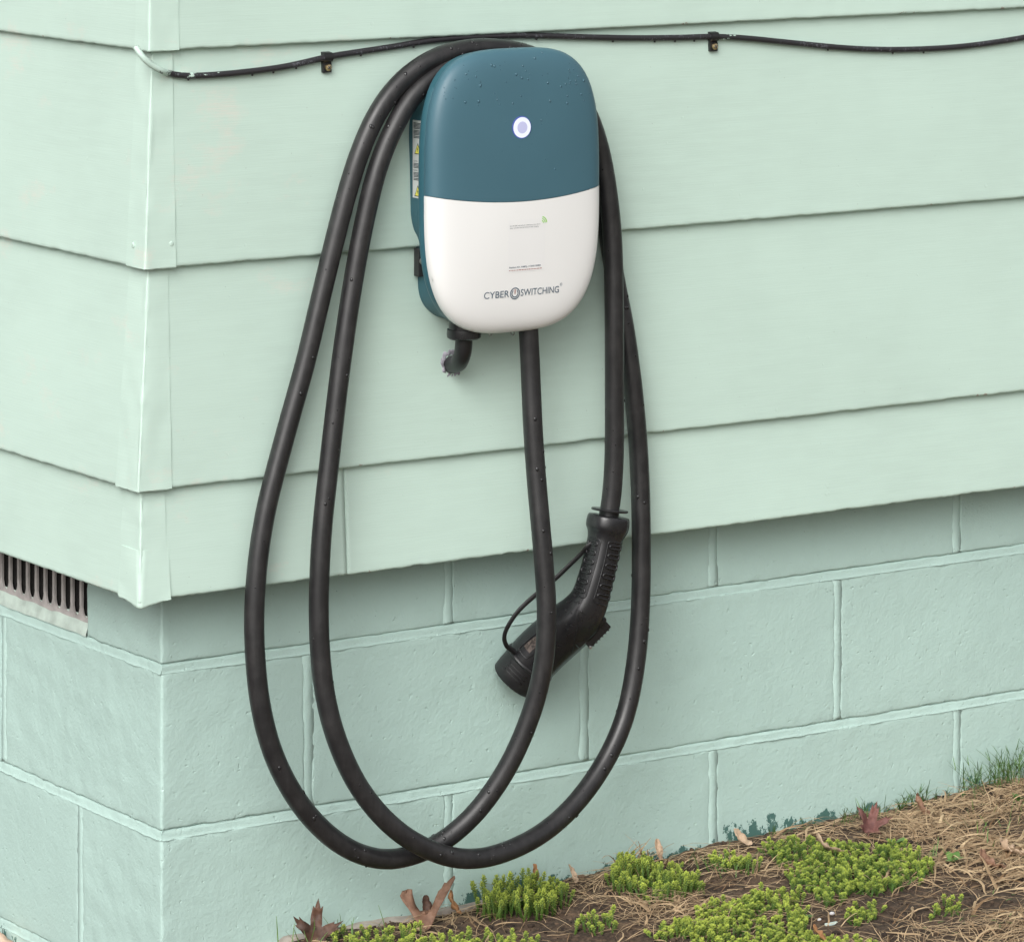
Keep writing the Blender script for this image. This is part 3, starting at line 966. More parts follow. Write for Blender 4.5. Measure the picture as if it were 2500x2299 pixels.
# supply conduit: gland, elbow, ring of sealant where it enters the siding
GX, GY = .3610, SW - .040
lathe('cable_gland', [(-.004, .0175), (.018, .0185), (.0185, .0205), (.0245, .0210), (.0285, .0205), (.0305, .0175), (.0305, .012)], (GX, GY, .7515), (0, 0, -1), m_blackm, charger, 28)
el = catmull([(GX, GY, .735), (GX, GY, .7190), (GX + .001, GY + .0035, .7060), (GX + .003, GY + .0110, .6960), (GX + .0065, GY + .0230, .6885), (GX + .0105, GY + .0460, .6830)], 8)
tube('conduit_elbow', el, .0106, m_black, charger, 20, ref=(1, 0, 0))
hx, hz = .3725, .6845
V = []; F = []; ns, nr = 40, 12
for i in range(ns):
    a = 2 * math.pi * i / ns
    for j in range(nr):
        b = 2 * math.pi * j / nr
        rr = .0135 + .0018 * noise.noise(Vector((math.cos(a) * 2, math.sin(a) * 2, 1)))
        q = .0042 * (1 + .55 * noise.noise(Vector((math.cos(a) * 6, math.sin(a) * 6, b))))
        V.append((hx + (rr + q * math.cos(b)) * math.cos(a), -.0555 - q * 1.05 * math.sin(b), hz + (rr + q * math.cos(b)) * 1.05 * math.sin(a)))
for i in range(ns):
    for j in range(nr):
        F.append((i * nr + j, i * nr + (j + 1) % nr, ((i + 1) % ns) * nr + (j + 1) % nr, ((i + 1) % ns) * nr + j))
fix_normals(mesh('sealant', V, F, m_putty, charger))

# ================================================================== CHARGING CABLE AND CONNECTOR
cab = empty('charging_cable', (.3516, -.139, .09), 'thick black charging cable looped twice over the charger with its connector hanging', 'charging cable')
CR = .0121
CABLE[0] = (.4442, -.118, .745)
CABLE[-2:] = [(.5795, -.105, .5176), (.5757, -.1045, .4930), (.5745, -.104, .4800)]
cp = smooth_path(catmull(CABLE, 10), 14)
cable = tube('cable', cp, CR, m_cable, cab, 22)
lathe('strain_relief', [(-.012, .0165), (.004, .0165), (.009, .0150), (.010, .0120)], (.4442, -.1175, .7445), (0, 0, -1), m_blackm, charger, 24)

# rain drops clinging to the cable
def drop_arrays(c, n, r, h, up=None, seg=8):
    n = Vector(n).normalized()
    g = Vector((0, 0, -1)); g = (g - n * g.dot(n))
    u = g.normalized() if g.length > .05 else n.orthogonal().normalized()
    w = n.cross(u); V = []; F = []
    rings = [(1.0, -.15), (.97, .25), (.75, .72), (.40, .94)]
    for k, (q, t) in enumerate(rings):
        for j in range(seg):
            a = 2 * math.pi * j / seg
            st = 1.25 if math.cos(a) > 0 else 1.0
            V.append(Vector(c) + u * (r * q * math.cos(a) * st) + w * (r * q * .9 * math.sin(a)) + n * (h * t))
    V.append(Vector(c) + n * h)
    for k in range(3):
        for j in range(seg):
            a, b = k * seg + j, k * seg + (j + 1) % seg
            F.append((a, b, b + seg, a + seg))
    for j in range(seg): F.append((3 * seg + j, 3 * seg + (j + 1) % seg, 4 * seg))
    F.append(tuple(range(seg))[::-1])
    return [tuple(v) for v in V], F
rnd = random.Random(11)
T, A, Bv = frames(cp)
drops = []
while len(drops) < 170:
    i = rnd.randrange(20, len(cp) - 4)
    z = cp[i][2]
    if rnd.random() > (.9 if z < .2 or z > .95 else .45): continue
    a = rnd.gauss(0, 1.0)
    d = A[i] * math.cos(a) + Bv[i] * math.sin(a)
    if d[2] < -.6 or rnd.random() > .35 + .65 * max(0, d[2] + .3): continue
    r = rnd.choice([.0009, .0011, .0013, .0016, .0022, .0026])
    drops.append(drop_arrays(cp[i] + d * (CR - .0002), d, r, r * .45))
for i in range(30, len(cp) - 5, 1):                       # beads hanging under the low bends
    if cp[i][2] < .16 and rnd.random() < .06:
        drops.append(drop_arrays(cp[i] + np.array([0, -.003, -CR + .0006]), (0, -.2, -1), .0018, .0022))
V, F = join(drops)
tag(fix_normals(mesh('rain_drops', V, F, m_wetdark, cab)), kind='stuff')

# drops on the teal cover
drops = []
def cover_normal(x, z):
    e = .001
    dx = (cover_d(s_of(x + e, z)) - cover_d(s_of(x - e, z))) / (2 * e); dz = (cover_d(s_of(x, z + e)) - cover_d(s_of(x, z - e))) / (2 * e)
    return Vector((-dx, -1, -dz))
cnt = 0
while cnt < 80:
    x = CX + rnd.uniform(-.118, .120); z = rnd.choice([rnd.uniform(1.02, 1.066), rnd.uniform(1.0, 1.066), rnd.uniform(.91, 1.05)])
    if s_of(x, z) > .975: continue
    if (x - LX) ** 2 + (z - LZ) ** 2 < .022 ** 2: continue
    if z < 1.0 and rnd.random() < .6: continue
    r = rnd.choice([.0008, .0010, .0013, .0016, .0021]) * (1 if z > 1.0 else .7)
    r *= .85; n = cover_normal(x, z); drops.append(drop_arrays(Vector(on_cover(x, z, -.0001)), n, r, r * .6)); cnt += 1
V, F = join(drops)
tag(fix_normals(mesh('rain_drops', V, F, m_wetteal, upper)), kind='stuff')
drops = []
for x, z in ((.382, .7300), (.4145, .7280), (.345, .744), (.300, .802)):
    drops.append(drop_arrays((x, SW - .066, z), (0, -.25, -1), .0026, .0042))
V, F = join(drops)
tag(fix_normals(mesh('rain_drops', V, F, m_water, charger)), kind='stuff')
drops = []
for i in range(20, len(wire_path), 1):
    if rnd.random() < .05: drops.append(drop_arrays(wire_path[i] + np.array([0, -.001, -.0036]), (0, -.1, -1), .0016, .0022))
V, F = join(drops)
tag(fix_normals(mesh('rain_drops', V, F, m_wetdark, wire)), kind='stuff')

# ---- connector: one swept shell from collar to nose
CY = -.098
SEC = [  # x, y, z, half width, half depth, roundness exponent
    (.5749, -.104, .4851, .0235, .0225, 2.2), (.5747, -.104, .4840, .0255, .0245, 2.2), (.5735, -.104, .4770, .0265, .0255, 2.2), (.5722, -.104, .4701, .0262, .0252, 2.2),
    (.5710, -.104, .4649, .0235, .0228, 2.3), (.5696, -.104, .4598, .0214, .0208, 2.4), (.5682, -.104, .4537, .0206, .0200, 2.5), (.5644, -.104, .4393, .0203, .0198, 2.6),
    (.5598, -.104, .4234, .0206, .0198, 2.6), (.5544, -.104, .4075, .0212, .0200, 2.6), (.5499, -.103, .3931, .0220, .0205, 2.6), (.5458, -.101, .3809, .0240, .0220, 2.5),
    (.5416, -.097, .3708, .0268, .0245, 2.4), (.5375, -.090, .3602, .0298, .0268, 2.3), (.5321, -.079, .3491, .0316, .0285, 2.2), (.5264, -.067, .3377, .0324, .0292, 2.15),
    (.5196, -.055, .3257, .0328, .0296, 2.1), (.5114, -.045, .3133, .0330, .0298, 2.1), (.5045, -.0375, .3021, .0330, .0298, 2.1)]
sp6 = catmull(SEC, 4)
ctr = smooth_path(sp6[:, :3], 2)
sp = np.stack([sp6[:, 0], sp6[:, 2], sp6[:, 3], sp6[:, 4], sp6[:, 5]], 1)
def sweep(ctr, hw, hd, ex, seg=36):
    T = np.gradient(ctr, axis=0); T /= np.linalg.norm(T, axis=1, keepdims=True)
    D0 = np.array([0., -1., 0.]); N = np.cross(T, D0); N /= np.linalg.norm(N, axis=1, keepdims=True)
    D = np.cross(N, T)
    V = []; F = []
    for c, n, dv, a, b, e in zip(ctr, N, D, hw, hd, ex):
        for j in range(seg):
            t = 2 * math.pi * j / seg; cc, ss = math.cos(t), math.sin(t)
            q = (abs(cc) ** e + abs(ss) ** e) ** (-1 / e)
            V.append(c + n * (a * q * cc) + dv * (b * q * ss))
    m = len(ctr)
    for i in range(m - 1):
        for j in range(seg):
            a, b = i * seg + j, i * seg + (j + 1) % seg
            F.append((a, b, b + seg, a + seg))
    F.append(tuple(range(seg))[::-1]); F.append(tuple((m - 1) * seg + j for j in range(seg)))
    return np.array(V), F, (N, D)
V, F, (N, DD) = sweep(ctr, sp[:, 2], sp[:, 3], sp[:, 4])
conn = fix_normals(mesh('connector', V, F, m_blackm, cab, angle=60))
conn['label'] = 'black pistol-shaped charging connector hanging nose down'
def surf(i, ang, lift=0.0):
    """point on the shell: section index (float), angle 0 = right edge, 90 = away from the wall"""
    k = min(max(i, 0), len(ctr) - 1.001); a = int(k); f = k - a
    L = lambda arr: arr[a] * (1 - f) + arr[a + 1] * f
    c, n, dv, hw, hd, e = L(ctr), L(N), L(DD), L(sp[:, 2]), L(sp[:, 3]), L(sp[:, 4])
    t = R(ang); cc, ss = math.cos(t), math.sin(t); q = (abs(cc) ** e + abs(ss) ** e) ** (-1 / e)
    return c + n * ((hw + lift) * q * cc) + dv * ((hd + lift) * q * ss)
sgn = 1 if N[30][0] > 0 else -1
def ang(a): return a if sgn > 0 else 180 - a
# grip ribs and the raised frame round them, both flanks
i0, i1 = 23.5, 41.5
for lo, hi in ((48, 112), (138, 196)):
    for k in range(6):
        lo_, hi_ = (lo, hi) if lo < 120 else (hi, lo); sg = 1 if lo < 120 else -1
        ii = i0 + 1.6 + (i1 - i0 - 3.2) * k / 5
        dl = .62
        loop = [surf(ii - dl, ang(lo_ + 4 * sg), .0004)] + [surf(ii - dl, ang(a), .0004) for a in np.linspace(lo_ + 8 * sg, hi_ - 14 * sg, 6)] + [surf(ii, ang(hi_ - 8 * sg), .0004)] + [surf(ii + dl, ang(a), .0004) for a in np.linspace(hi_ - 14 * sg, lo_ + 8 * sg, 6)] + [surf(ii + dl, ang(lo_ + 4 * sg), .0004)]
        Vt, Ft = tube_arrays(catmull(loop, 3, True), .0013, 6, (0, -1, .02), caps=False)
        n6 = len(Vt) // 6
        Ft += [((n6 - 1) * 6 + j, (n6 - 1) * 6 + (j + 1) % 6, (j + 1) % 6, j) for j in range(6)]
        fix_normals(mesh('grip_rib', Vt, Ft, m_blackm, conn))
    loop = [surf(i, ang(hi), .0003) for i in np.linspace(i0, i1, 12)] + [surf(i1 + .8, ang(a), .0003) for a in np.linspace(hi - (8 if lo < 90 else 8), lo, 5)]
    loop = [surf(i0 - .8, ang(a), .0003) for a in np.linspace(lo, hi - 8, 5)] + loop
    if lo > 120:
        loop = [surf(i0 - .8, ang(a), .0003) for a in np.linspace(hi, lo + 8, 5)] + [surf(i, ang(lo), .0003) for i in np.linspace(i0, i1, 12)] + [surf(i1 + .8, ang(a), .0003) for a in np.linspace(lo + 8, hi, 5)]
    Vt, Ft = tube_arrays(catmull(loop, 3), .0009, 6, (0, -1, .02))
    fix_normals(mesh('grip_frame', Vt, Ft, m_blackm, conn))
# moulded seam sweeping over the body, and the side window
seam = [surf(45.0, ang(a), .0001) for a in np.linspace(190, 150, 5)] + [surf(46 + 14 * t, ang(140 - 75 * t), .0001) for t in np.linspace(.05, .9, 10)]
Vt, Ft = tube_arrays(catmull(seam, 3), .0007, 6, (0, -1, .02)); fix_normals(mesh('body_seam', Vt, Ft, m_blackm, conn))
win = [surf(i, ang(a), .0003) for i, a in [(57, 166), (62, 166), (69, 166), (70, 160), (70, 140), (69, 134), (62, 134), (57, 134)]]
Vt, Ft = tube_arrays(catmull(win, 4, True), .0008, 6, (0, -1, .02)); fix_normals(mesh('window_frame', Vt, Ft, m_blackm, conn))
gl = []
for i in np.linspace(59, 68, 10):
    for a in np.linspace(139, 160, 6): gl.append(surf(i, ang(a), .0004))
Fg = [(r * 6 + c, r * 6 + c + 1, r * 6 + c + 7, r * 6 + c + 6) for r in range(9) for c in range(5)]
fix_normals(mesh('rating_plate', gl, Fg, simple('plate_grey', (.07, .055, .048), .3, var=(300, .8)), conn))
# dust cap on the nose
t_end = ctr[-1] - ctr[-3]; t_end /= np.linalg.norm(t_end)
def cap_ring(dist): return ctr[-1] + t_end * dist
cd = [(-.0005, .0322, .0282), (.0010, .0345, .0303), (.0030, .0352, .0309), (.0045, .0345, .0303), (.0055, .0332, .0292), (.0075, .0330, .0290), (.0240, .0326, .0287), (.0335, .0318, .0280), (.0358, .0300, .0264), (.0362, .0260, .0228)]
cc = np.array([cap_ring(d[0]) for d in cd])
V, F, _ = sweep(np.array([ctr[-1] + t_end * d[0] for d in cd]), [d[1] for d in cd], [d[2] for d in cd], [2.05] * len(cd))
capo = fix_normals(mesh('dust_cap', V, F, m_black, conn, angle=40))
Nn = np.cross(t_end, np.array([0., -1., 0.])); Nn /= np.linalg.norm(Nn); Dv = np.cross(Nn, t_end); Nn = Nn * sgn
for k, off in enumerate((-.35, -.05, .25)):
    pts = []
    for s in np.linspace(.010, .021, 5):
        c = cap_ring(s); t = math.radians(90) + off
        pts.append(c + Nn * (.0331 * math.cos(t)) + Dv * (.0291 * math.sin(t)))
    pts = [cap_ring(.012 + .005 * k) + Nn * (.0330 * math.cos(t)) + Dv * (.0290 * math.sin(t)) for t in np.linspace(R(105), R(160), 8)]
    Vt, Ft = tube_arrays(np.array(pts), .0007, 6, (0, -1, .03)); fix_normals(mesh('cap_ridge', Vt, Ft, m_black, conn))
# washer and neck where the cable enters
tg = np.array([.115, 0, 1.0]); tg /= np.linalg.norm(tg)
lathe('washer', [(0, .0100), (.0002, .0225), (.0010, .0230), (.0022, .0230), (.0030, .0222), (.0032, .0100)], (.5755, -.1045, .4905), (.16, .03, 1), m_blackm, conn, 32)
lathe('neck', [(-.004, .0125), (.009, .0125)], (.5750, -.1040, .4835), (.1, 0, 1), m_black, conn, 24)
# thumb latch on the underside of the elbow
la, lb = np.array([.5470, -.090, .3290]), np.array([.5725, -.100, .3550])
ld = (lb - la) / np.linalg.norm(lb - la); ln = np.array([ld[2], 0, -ld[0]]); ln /= np.linalg.norm(ln); lw = np.cross(ld, ln); lw = lw if lw[1] < 0 else -lw
def lat(u, v, w): return la + ld * u + ln * v + lw * w
Vb, Fb = box_grid(spaced(0, .0375, .002, 3), spaced(-.008, .0065, .002, 2), spaced(-.011, .011, .002, 2))
Vb = round_box(Vb, (0, -.008, -.011), (.0375, .0065, .011), .002)
latch = fix_normals(mesh('latch', [lat(*v) for v in Vb], Fb, m_blackm, conn))
Vr = []
for k in range(6):
    u = .006 + .0052 * k
    v, f = tube_arrays([lat(u, .0064, -.010), lat(u, .0064, .0108)], .0010, 8, (0, 0, 1)); Vr.append((v, f))
V, F = join(Vr); fix_normals(mesh('latch_ribs', V, F, m_blackm, conn))
bx, bf = box_grid(spaced(-.010, .040, .004, 3), spaced(-.020, -.006, .004, 2), spaced(-.0150, .0150, .004, 2))
bx = round_box(bx, (-.010, -.020, -.0150), (.040, -.006, .0150), .004)
fix_normals(mesh('latch_housing', [lat(*v) for v in bx], bf, m_blackm, conn))
lathe('latch_pin', [(-.0002, .0020), (.0022, .0020), (.0026, .0012)], lat(.001, .004, .0105), (0, -1, 0), m_steel, conn, 14)
# tether strap from collar to dust cap
tp = catmull([(.5520, -.1060, .4560), (.5434, -.101, .4490), (.5400, -.095, .4410), (.5286, -.087, .4273), (.5108, -.081, .4110), (.4857, -.077, .3943), (.4640, -.071, .3761), (.4523, -.065, .3584), (.4494, -.059, .3430), (.4564, -.053, .3296), (.4703, -.047, .3203), (.4760, -.043, .3150)], 6)
tube('tether_strap', tp, .0031, m_black, conn, 10, flat=.55)
drops = []
for k in range(26):
    i = rnd.uniform(42, 60); a = rnd.uniform(110, 200)
    p = surf(i, ang(a)); q = surf(i, ang(a), .001); r = rnd.choice([.0008, .0011, .0015])
    drops.append(drop_arrays(p, q - p, r, r * .6))
V, F = join(drops); tag(fix_normals(mesh('connector_drops', V, F, m_wetdark, cab)), kind='stuff')

# ================================================================== PLANTS AND LITTER
def toned(name, parts, mat, origin, label=None, cat=None, group=None, kind=None):
    """parts: list of (verts, faces, tones)"""
    n = 0; V = []; F = []; Tn = []
    for v, f, t in parts:
        V.append(np.asarray(v, float)); F += [tuple(i + n for i in q) for q in f]; Tn.append(np.broadcast_to(np.asarray(t, float), (len(v),))); n += len(v)
    o = mesh(name, np.concatenate(V), F, mat, None, origin, smooth=True)
    at = o.data.attributes.new('tone', 'FLOAT', 'POINT')
    at.data.foreach_set('value', np.concatenate(Tn).astype(np.float32))
    return tag(o, label, cat, group, kind)

def in_poly(x, y, P):
    c = False; j = len(P) - 1
    for i in range(len(P)):
        if (P[i][1] > y) != (P[j][1] > y) and x < (P[j][0] - P[i][0]) * (y - P[i][1]) / (P[j][1] - P[i][1]) + P[i][0]: c = not c
        j = i
    return c

LEAF = np.array([(0, 0, 0), (.62, .34, .02), (.62, -.34, .02), (.62, 0, .24), (.62, 0, -.18), (1, 0, .06)])
LEAF_F = [(0, 1, 3), (0, 3, 2), (0, 4, 1), (0, 2, 4), (5, 3, 1), (5, 2, 3), (5, 1, 4), (5, 4, 2)]
def sedum_stem(rnd, base, h, lean, shift=0.0):
    top = np.array(base) + np.array([lean[0], lean[1], h])
    parts = []; n = int(18 + h * 700)
    V = []; F = []; Tn = []
    hue = rnd.uniform(-.16, .16) + shift
    # thin stalk
    sv, sf = tube_arrays(np.array([base, (np.array(base) + top) / 2, top]), [.0010, .0009, .0007], 4, (1, 0, .1))
    V.append(sv); F += sf; Tn += [.05] * len(sv); cnt = len(sv)
    for k in range(n):
        t = .16 + .84 * ((k + 1) / n) ** .75
        c = np.array(base) * (1 - t) + top * t
        a = k * 2.3999 + rnd.uniform(-.2, .2)
        up = .05 + 1.1 * max(0, (t - .60) / .40) ** 1.4
        L = (.0022 + .0026 * math.exp(-((t - .84) / .16) ** 2)) * rnd.uniform(.85, 1.15)
        d = np.array([math.cos(a) * math.cos(up), math.sin(a) * math.cos(up), math.sin(up)])
        w = np.array([-math.sin(a), math.cos(a), 0]); u = np.cross(d, w)
        P = c + LEAF[:, :1] * d * L + LEAF[:, 1:2] * w * L * 1.05 + LEAF[:, 2:] * u * -L
        V.append(P); F += [tuple(i + cnt for i in f) for f in LEAF_F]; cnt += 6
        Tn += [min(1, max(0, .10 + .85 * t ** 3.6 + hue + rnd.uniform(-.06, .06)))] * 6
    return np.concatenate(V), F, np.array(Tn)

def sedum_patch(P, count, label, seed, hmin=.014, hmax=.030, shift=0.0):
    rnd = random.Random(seed); parts = []
    xs = [p[0] for p in P]; ys = [p[1] for p in P]; pts = []
    tries = 0
    while len(parts) < count and tries < count * 60:
        tries += 1
        x, y = rnd.uniform(min(xs), max(xs)), rnd.uniform(min(ys), max(ys))
        if not in_poly(x, y, P) or y > -.012: continue
        if noise.noise(Vector((x * 22, y * 22, seed))) < -.22: continue
        if any((x - a) ** 2 + (y - b) ** 2 < .0058 ** 2 for a, b in pts): continue
        pts.append((x, y))
        h = rnd.uniform(hmin, hmax) * (1 + .6 * noise.noise(Vector((x * 18, y * 18, seed + 4))))
        parts.append(sedum_stem(rnd, (x, y, ground_full(x, y) - .003), h, (rnd.gauss(0, .005), rnd.gauss(0, .005)), shift + .25 * noise.noise(Vector((x * 12, y * 12, seed + 8)))))
    c = np.mean(np.array(P), 0)
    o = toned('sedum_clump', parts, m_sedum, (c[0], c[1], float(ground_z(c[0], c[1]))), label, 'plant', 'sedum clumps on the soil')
    return o

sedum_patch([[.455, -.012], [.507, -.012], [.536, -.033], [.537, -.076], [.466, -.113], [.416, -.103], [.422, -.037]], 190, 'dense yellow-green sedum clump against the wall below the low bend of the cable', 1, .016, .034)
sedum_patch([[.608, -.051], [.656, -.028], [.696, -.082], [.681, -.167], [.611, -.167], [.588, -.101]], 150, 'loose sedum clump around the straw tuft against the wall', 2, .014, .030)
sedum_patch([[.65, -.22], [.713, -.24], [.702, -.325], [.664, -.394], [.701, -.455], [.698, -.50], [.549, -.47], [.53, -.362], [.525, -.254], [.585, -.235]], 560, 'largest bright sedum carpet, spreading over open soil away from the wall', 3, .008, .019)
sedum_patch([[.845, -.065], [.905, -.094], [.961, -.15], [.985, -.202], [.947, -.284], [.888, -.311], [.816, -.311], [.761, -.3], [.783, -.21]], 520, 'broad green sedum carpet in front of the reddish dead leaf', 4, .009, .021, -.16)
sedum_patch([[.742, -.350], [.797, -.325], [.815, -.35], [.778, -.378], [.745, -.383]], 34, 'small sparse sedum sprigs on bare soil beside the pale chip', 5, .010, .020)
sedum_patch([[.204, -.04], [.256, -.049], [.316, -.105], [.391, -.147], [.408, -.20], [.358, -.23], [.176, -.10]], 120, 'low row of sedum sprigs in front of the two brown leaves', 6, .012, .024)
sedum_patch([[.747, -.070], [.779, -.075], [.794, -.133], [.759, -.148]], 34, 'few sedum sprigs among dark mulch by the wall', 7, .012, .022)
sedum_patch([[.698, -.229], [.758, -.232], [.747, -.287], [.707, -.289]], 26, 'scattered sedum sprigs between the two large carpets', 8, .012, .022)
sedum_patch([[.47, -.17], [.53, -.18], [.51, -.22], [.46, -.20]], 18, 'thin sedum sprigs on straw-strewn soil', 9, .010, .018)
sedum_patch([[.83, -.40], [.88, -.38], [.90, -.40], [.86, -.44], [.82, -.43]], 14, 'outlying sedum sprigs on the straw-covered soil', 10, .010, .018)

# ---- blades: straw and grass share one strip builder
def blade(rnd, base, az, L, w, lift, curl, tone, flat=False, segs=5):
    V = []; F = []
    p = np.array(base, float); el = lift; a = az
    for k in range(segs + 1):
        t = k / segs
        d = np.array([math.cos(a) * math.cos(el), math.sin(a) * math.cos(el), math.sin(el)])
        side = np.array([-math.sin(a), math.cos(a), 0]); ww = w * (1 - .75 * t ** 2)
        up = np.cross(d, side) * (.35 * ww)
        V += [p - side * ww / 2, p + up, p + side * ww / 2]
        p = p + d * L / segs; el -= curl / segs; a += rnd.gauss(0, .16)
        g = ground_full(p[0], p[1]) + .0008
        if p[2] < g: p[2] = g; el = abs(el) * .3
    for k in range(segs):
        q = 3 * k
        F += [(q, q + 1, q + 4, q + 3), (q + 1, q + 2, q + 5, q + 4)]
    return np.array(V), F, tone

rnd = random.Random(21)
def straw_density(x, y):
    mound = math.exp(-(((x - 1.18) / .20) ** 2 + ((y + .17) / .17) ** 2))
    right = .75 / (1 + math.exp(-(x + y * .25 - .86) / .05))
    front = .6 / (1 + math.exp((y + .40) / .05)) * (1 if x > .62 else .35)
    mid = .8 * math.exp(-(((x - .60) / .09) ** 2 + ((y + .20) / .07) ** 2)) + .7 * math.exp(-(((x - .79) / .10) ** 2 + ((y + .16) / .06) ** 2))
    wall = .45 * math.exp(-((y + .03) / .03) ** 2)
    bare = math.exp(-(((x - .86) / .10) ** 2 + ((y + .40) / .05) ** 2)) + .9 * math.exp(-(((x - .47) / .08) ** 2 + ((y + .20) / .06) ** 2)) + .7 * math.exp(-(((x - .74) / .06) ** 2 + ((y + .20) / .06) ** 2))
    n = .45 + 1.3 * noise.noise(Vector((x * 9, y * 9, 2)))
    return max(.05, min(1.0, max(mound, .62 * right, front, mid, wall, .14) * (n + .35) - .65 * bare))
parts = []; tries = 0
while len(parts) < 16500 and tries < 110000:
    tries += 1
    x, y = rnd.uniform(.02, 1.5), rnd.uniform(-1.0, -.008)
    if y < -.62 and x < .35: continue
    dn = straw_density(x, y)
    if rnd.random() > dn: continue
    z = ground_full(x, y) + rnd.uniform(0, .007) * dn
    flow = .6 + 1.8 * noise.noise(Vector((x * 5, y * 5, 7)))
    az = flow + rnd.gauss(0, .7) + (math.pi if rnd.random() < .5 else 0)
    L = rnd.choice([.02, .03, .04, .06, .08]) * rnd.uniform(.7, 1.25)
    if y + L * math.sin(az) > -.004: az = -abs(az % math.pi)
    w = rnd.choice([.0007, .0009, .0012, .0015]) if rnd.random() < (.72 if .94 < x < 1.35 and -.38 < y < -.2 else .94) else rnd.uniform(.0025, .005)
    parts.append(blade(rnd, (x, y, z), az, L, w, rnd.uniform(-.05, .45), rnd.uniform(.2, 1.3), min(1, max(0, rnd.gauss(.60, .30))), segs=5))
toned('dry_straw', parts, m_straw, (.9, -.3, .03), 'dry tan straw and dead grass matted over the soil', 'straw', kind='stuff')

# upright dead tuft at the wall
parts = []
for k in range(46):
    x, y = rnd.gauss(.668, .016), rnd.gauss(-.030, .008)
    parts.append(blade(rnd, (x, min(y, -.01), ground_full(x, y) - .002), rnd.uniform(-math.pi, 0), rnd.uniform(.025, .060), rnd.uniform(.0014, .0034), rnd.uniform(.7, 1.5), rnd.uniform(.3, 2.0), rnd.uniform(.45, 1.0), segs=6))
toned('straw_tuft', parts, m_straw, (.668, -.030, .022), 'bleached tuft of dead grass standing against the wall', 'dead grass')

def grass_tuft(label, cx, cy, sx, sy, n, Lr, seed, name='grass_tuft', tone=(0, .8), fork=False, group='grass tufts by the wall'):
    r2 = random.Random(seed); parts = []
    for k in range(n):
        x, y = r2.gauss(cx, sx), min(-.010, r2.gauss(cy, sy))
        L = r2.uniform(*Lr); az = r2.uniform(-math.pi, math.pi)
        if az > 0 and y > -.03: az = -az
        b = blade(r2, (x, y, ground_full(x, y) - .002), az, L, r2.uniform(.0011, .0020), r2.uniform(.85, 1.5), r2.uniform(.0, .9), r2.uniform(*tone), segs=5)
        parts.append(b)
        if fork:
            q = b[0][r2.choice([6, 9, 12]) + 1]
            for s in (-1, 1):
                parts.append(blade(r2, tuple(q), az + s * r2.uniform(.6, 1.5), L * .35, .0011, r2.uniform(.5, 1.2), .2, r2.uniform(*tone), segs=3))
    return toned(name, parts, m_grass, (cx, cy, float(ground_z(cx, cy))), label, 'grass', group)
grass_tuft('tall spiky green grass tuft on the straw mound by the wall', 1.262, -.032, .035, .012, 62, (.03, .062), 31, fork=True)
grass_tuft('second green grass tuft on the wall side of the straw mound', 1.335, -.030, .025, .010, 34, (.03, .065), 32, fork=True)
grass_tuft('fine green grass behind the reddish dead leaf', 1.04, -.020, .028, .006, 42, (.015, .034), 33)
grass_tuft('wispy grass along the wall beside the dark green paint', 1.135, -.018, .022, .006, 32, (.015, .038), 34, fork=True)
grass_tuft('short grass wisps along the wall behind the broad sedum', .945, -.018, .030, .006, 18, (.010, .024), 35)
grass_tuft('sparse pale grass blades around the dark curled leaf', .21, -.045, .040, .016, 26, (.018, .045), 36, tone=(.5, 1.0))
grass_tuft('small grass tuft in front of the straw tuft', .742, -.085, .022, .02, 26, (.015, .032), 37, tone=(.3, 1.0))
grass_tuft('green weed blades at the edge of the straw mound', .985, -.235, .018, .014, 9, (.018, .032), 38, tone=(.6, 1.0))
grass_tuft('scattered green blades growing through the straw mound', 1.16, -.17, .07, .05, 26, (.015, .034), 39, tone=(.4, 1.0))
grass_tuft('tiny green shoots on soil far from the wall', .93, -.47, .07, .035, 40, (.006, .014), 40, tone=(.3, .9))

# ---- broad-leaved seedlings
def seedling(x, y, seed, label, s=.014):
    r2 = random.Random(seed); parts = []
    z = ground_full(x, y)
    for k in range(4):
        a = k * 1.7 + r2.uniform(-.3, .3); el = r2.uniform(.3, 1.0)
        d = np.array([math.cos(a) * math.cos(el), math.sin(a) * math.cos(el), math.sin(el)]); w = np.array([-math.sin(a), math.cos(a), 0]); u = np.cross(d, w)
        V = []; F = []
        for i in range(6):
            t = i / 5; ww = s * .32 * math.sin(math.pi * min(.97, t * .85 + .12)); bend = -.25 * t * t * s
            c = np.array([x, y, z]) + d * s * t + np.array([0, 0, bend])
            V += [c - w * ww, c + u * ww * .35, c + w * ww]
        for i in range(5): q = 3 * i; F += [(q, q + 1, q + 4, q + 3), (q + 1, q + 2, q + 5, q + 4)]
        parts.append((np.array(V), F, r2.uniform(.5, 1.0)))
    return toned('seedling', parts, m_grass, (x, y, z), label, 'seedling', 'broad-leaved seedlings')
seedling(.992, -.150, 1, 'broad-leaved seedling beside the reddish dead leaf', .022)
seedling(.995, -.262, 2, 'broad-leaved seedling at the right edge of the broad sedum carpet', .020)
seedling(1.235, -.115, 3, 'light green seedling on top of the straw mound', .022)
seedling(.700, -.330, 4, 'seedling growing inside the largest sedum carpet', .020)
seedling(.478, -.050, 5, 'seedling inside the dense sedum clump under the cable', .020)

